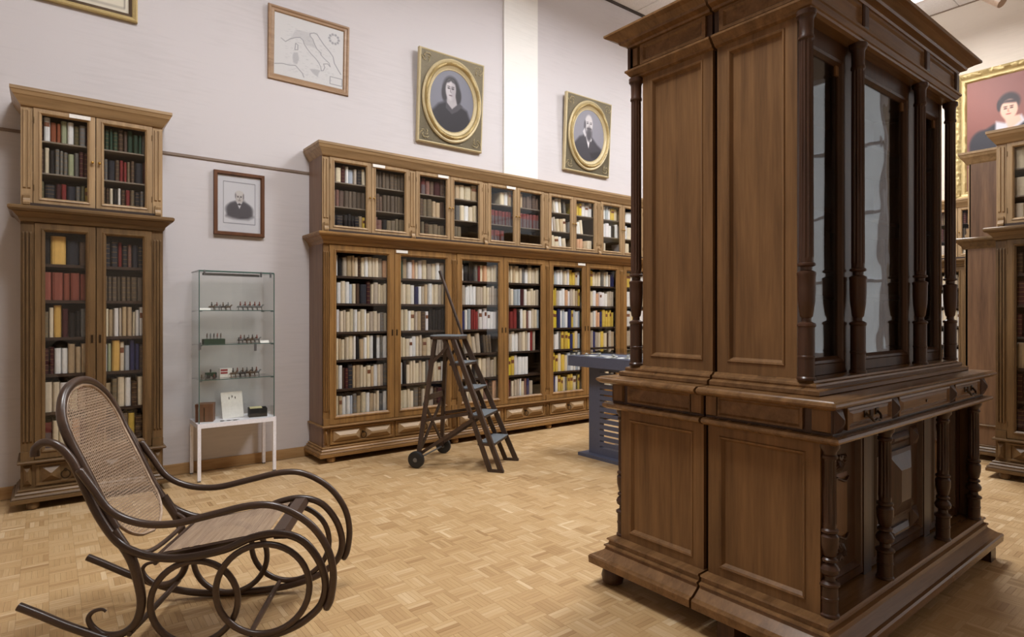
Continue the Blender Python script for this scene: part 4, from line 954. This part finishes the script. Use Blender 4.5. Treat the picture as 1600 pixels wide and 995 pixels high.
for x, z in ((g0-.006, 1.10), (g1-.17, 1.075)): obj('lock', MB().box(x, h0-.008, z, x+.02, h0, z+.06), steel, t)
def at_v(x, y, z): return (VX+x, VY+y, z)
tinm = [plain('toy_'+n_, c, .5) for n_, c in (('bay', rgb(92, 74, 58)), ('grey', rgb(112, 112, 112)), ('dark', rgb(58, 54, 52)), ('red', rgb(120, 62, 52)))]
def horseman(m_, s=1.):
    a = MB()
    a.tube([(-.02*s, 0, .028*s), (0, 0, .03*s), (.02*s, 0, .03*s)], [.008*s, .009*s, .009*s], 7)
    a.tube([(.018*s, 0, .032*s), (.028*s, 0, .046*s), (.036*s, 0, .044*s)], [.006*s, .005*s, .003*s], 6)
    a.tube([(-.022*s, 0, .03*s), (-.03*s, 0, .016*s)], [.003*s, .001*s], 5)
    for x in (-.016, .016):
        for y in (-.005, .005): a.tube([(x*s, y*s, .026*s), ((x+.003)*s, y*s, .002)], [.003*s, .002*s], 5)
    a.box(-.026*s, -.009*s, 0, .026*s, .009*s, .002)
    b_ = MB().tube([(0, 0, .036*s), (0, 0, .05*s), (0, 0, .057*s)], [.006*s, .007*s, .004*s], 7).tube([(0, 0, .058*s), (0, 0, .066*s), (0, 0, .07*s)], [.004*s, .005*s, .002*s], 7)
    return a, b_
def footman(s=1.):
    a = MB().box(-.009*s, -.007*s, 0, .009*s, .007*s, .002)
    for y in (-.003, .003): a.tube([(0, y*s, .002), (0, y*s, .02*s)], .0026*s, 5)
    b_ = MB().tube([(0, 0, .02*s), (0, 0, .034*s), (0, 0, .04*s)], [.005*s, .0065*s, .003*s], 7).tube([(0, 0, .04*s), (0, 0, .047*s), (0, 0, .053*s)], [.004*s, .005*s, .003*s], 7)
    b_.tube([(.006*s, .003*s, .018*s), (.006*s, .003*s, .06*s)], .001*s, 4)
    return a, b_
hm, hb2 = horseman(0); fm_, fb = footman()
PROTO = {('h', i): (hm.mesh('horse', tinm[i % 3]), hb2.mesh('rider', tinm[(i+2) % 4])) for i in range(4)}
PROTO.update({('f', i): (fm_.mesh('stand', tinm[2]), fb.mesh('soldier', tinm[i % 4])) for i in range(4)})
def toy(kind, x, y, z, i, label, group, rz=0, s=1.):
    q = thing('toy_soldier' if kind == 'f' else 'toy_horseman', at_v(x, y, z), rz, label, 'toy figure', group); q.scale = (s, s, s)
    a, b_ = PROTO[(kind, i % 4)]; link('legs' if kind == 'f' else 'horse', a, q); link('torso' if kind == 'f' else 'rider', b_, q)
OL = ORD
for k in range(4): toy('h', .13+.045*k, .12+.02*(k % 2), 1.43, k, f'miniature horseman, {OL[k]} from left in left row, top shelf of display case', 'left row on the top shelf', 0)
for k in range(5): toy('h', .36+.04*k, .12, 1.43, 1, f'miniature grey horseman, {OL[k]} from left in right row, top shelf of display case', 'right row on the top shelf', 0, 1.1)
for k in range(5): toy('f', .095+.027*k, .13, 1.183, k, f'tiny toy soldier standing on green block, {OL[k]} from left, second shelf', 'soldiers on the green block', 0, .9)
for k in range(5): toy('h', .365+.034*k, .13+.015*(k % 2), 1.14, k+1, f'miniature horseman, {OL[k]} from left in the row on display case second shelf', 'horsemen on the second shelf', 0, 1.05)
toy('f', .345, .11, 1.14, 2, 'lone toy foot soldier left of the horsemen, display case second shelf', None)
for k in range(6): toy('h', .30+.04*k, .12+.02*(k % 2), .845, k, f'miniature horseman, {OL[k]} from left in the row on display case third shelf', 'horsemen on the third shelf', 0, 1.15)
for k in range(4): toy('f', .04+.032*k, .06, .845, k, f'tiny toy soldier before the dark wagon, {OL[k]} from left, third shelf', 'soldiers before the wagon', 0, .8)
def small(name, x, y, z, label, cat, parts, group=None, rz=0):
    q = thing(name, at_v(x, y, z), rz, label, cat, group)
    for pn, mb, mt in parts: obj(pn, mb, mt, q)
    return q
grn = plain('dark_green_felt', rgb(42, 62, 46), .9)
small('label_card', .03, .08, 1.43, 'white text card left of the horsemen, display case top shelf', 'card', [('card', MB().rings([[(0, 0, 0), (.085, 0, 0), (.085, .03, 0), (0, .03, 0)], [(0, .014, .018), (.085, .014, .018), (.085, .03, .018), (0, .03, .018)]]), paper)])
small('label_card', .52, .09, 1.14, 'white text card right of the horsemen, display case second shelf', 'card', [('card', MB().rings([[(0, 0, 0), (.075, 0, 0), (.075, .03, 0), (0, .03, 0)], [(0, .014, .02), (.075, .014, .02), (.075, .03, .02), (0, .03, .02)]]), paper)])
small('display_block', .065, .09, 1.14, 'dark green felt block under tiny soldiers, display case second shelf', 'block', [('block', MB().box(0, 0, 0, .165, .09, .043), grn)])
small('toy_wagon', .085, .12, .845, 'dark green toy wagon at the left of the display case third shelf', 'toy', [('body', MB().box(0, 0, .018, .085, .04, .05), grn), ('driver', MB().tube([(.04, .02, .05), (.04, .02, .07), (.04, .02, .08)], [.006, .007, .003], 6), tinm[2]),
  ('wheel', MB().tube([(.015, -.006, .016), (.015, .0, .016)], .016, 12), tinm[2]), ('wheel', MB().tube([(.07, -.006, .016), (.07, .0, .016)], .016, 12), tinm[2]), ('wheel', MB().tube([(.015, .04, .016), (.015, .046, .016)], .016, 12), tinm[2]), ('wheel', MB().tube([(.07, .04, .016), (.07, .046, .016)], .016, 12), tinm[2])])
redp = plain('box_red_print', rgb(150, 52, 56), .6)
small('toy_box', .205, .17, .845, 'small red and white printed box on the display case third shelf', 'box', [('carton', MB().box(0, 0, 0, .10, .03, .075), paper), ('red_print', MB().box(.006, -.001, .03, .062, 0, .07), redp), ('print_stripe', MB().box(.006, -.002, .046, .062, -.001, .052), paper)])
cigar = wood('small_box_wood', rgb(126, 84, 60), rgb(88, 58, 42), 'z', .5)
small('wooden_box', .075, .14, .482, 'small reddish wooden box standing on the white base of the display case', 'box', [('body', MB().box(-.06, -.045, 0, .075, .075, .125), cigar), ('lid', MB().box(-.062, -.047, .125, .077, .077, .152), cigar), ('slat', MB().box(.004, -.048, .004, .012, -.045, .12), darkbr)], None, -.35)
bk = small('booklet', .245, .16, .482, 'white booklet propped upright in the bottom of the display case', 'booklet', [('cover', MB().box(-.02, 0, 0, .155, .006, .23), paper), ('stand', MB().box(.05, .006, 0, .09, .07, .004), paper)])
bk.rotation_euler = (-.22, -.03, 0)
for k, (x, z) in enumerate(((.045, .165), (.07, .178), (.095, .165))): obj('cover_drawing', MB().tube([(x, -.001, z), (x, -.0012, z+.012), (x, -.001, z+.022)], [.003, .004, .002], 5), tinm[2], bk)
small('cardboard_tray', .46, .12, .482, 'black tray with papers at the right bottom of the display case', 'tray', [('tray', MB().loops([(-.03, -.03, .12, .09, 0), (-.03, -.03, .12, .09, .075), (-.025, -.025, .115, .085, .075), (-.025, -.025, .115, .085, .01)], lambda u, v, d: (u, v, d), True), black_rub),
  ('papers', MB().box(-.02, -.02, .05, .08, .08, .08), plain('cream_papers', rgb(206, 196, 150), .8))], None, -.15)
for k, x in enumerate((.2, .25, .3)):
    small('medal', x, .06-.008*k, .482, f'flat dark medal lying on the white base, {OL[k]} from left in display case', 'medal', [('disc', MB().lathe([(.004, 0), (.017, 0), (.018, .003), (.004, .004)], n=12), tinm[2]), ('ribbon', MB().box(.015, -.006, 0, .04, .006, .002), tinm[1])], 'medals in the display case', .3*k)
# ------------------------------------------------------------------ blue display table behind the cabinet
TX, TY = 4.10, 4.36
t = thing('display_table', (TX, TY, 0), 0, 'blue-grey display table with slotted pedestal, half hidden behind the carved cabinet', 'table')
obj('table_top', MB().loops([(0, -1.15, .72, 0, .885), (0, -1.15, .72, 0, .985), (.012, -1.138, .708, -.012, .985), (.012, -1.138, .708, -.012, .980)], lambda u, v, d: (u, v, d), True), bluegrey, t)
gp = obj('glass_top', MB().box(.014, -1.136, 1.026, .706, -.014, 1.031), vit_glass, t)
obj('glass_rim', MB().loops([(.014, -1.136, .706, -.014, .981), (.014, -1.136, .706, -.014, 1.026), (.018, -1.132, .702, -.018, 1.026), (.018, -1.132, .702, -.018, .981)], lambda u, v, d: (u, v, d), False, False), vit_glass, gp)
ped = MB().box(.14, -.30, .03, .2, -.155, .90)
px0 = -.62
sl = MB(); z = .10
ped.box(.14, -.62, .03, .2, -.58, .90)
zz_ = .04; n = 14
ped.box(.14, -.58, .03, .2, -.30, .10)
for k in range(n):
    z0 = .10+.056*k
    ped.box(.14, -.58, z0+.017, .15, -.30, z0+.056)
obj('pedestal', ped, bluegrey, t)
obj('foot_plate', MB().box(.06, -.72, 0, .62, -.08, .03), bluegrey, t)
for k in range(6):
    q = thing('exhibit', (TX+.10+.06*(k % 3), TY-.16-.12*k, .9805), .4*k, f'small silvery exhibit under the glass of the blue display table, {OL[k]} from the far end', 'exhibit', 'exhibits in the blue display table')
    obj('piece', MB().lathe([(.03, 0), (.034, .004), (.02, .01), (.008, .016), (.016, .026), (.004, .034)], n=10), plain('silver_exhibit', rgb(190, 188, 184), .3, .5), q, 50)
    obj('card', MB().box(.045, -.05, 0, .115, .05, .003), paper, q)
# ------------------------------------------------------------------ hanging lamp at the top right
t = thing('pendant_lamp', (7.35, 1.664, 4.43), 0, 'pale tubular lamp end hanging in at the top right edge', 'lamp')
tubm = plain('pale_brown_tube', rgb(176, 150, 128), .4)
obj('tube', MB().tube([(0, 0, 0), (.03, .2, .2), (.06, .4, .4)], .05, 14), tubm, t, 50)
obj('hanging_rod', MB().tube([(.06, .4, .4), (.06, .4, CH-4.43)], .012, 8), steel, t)
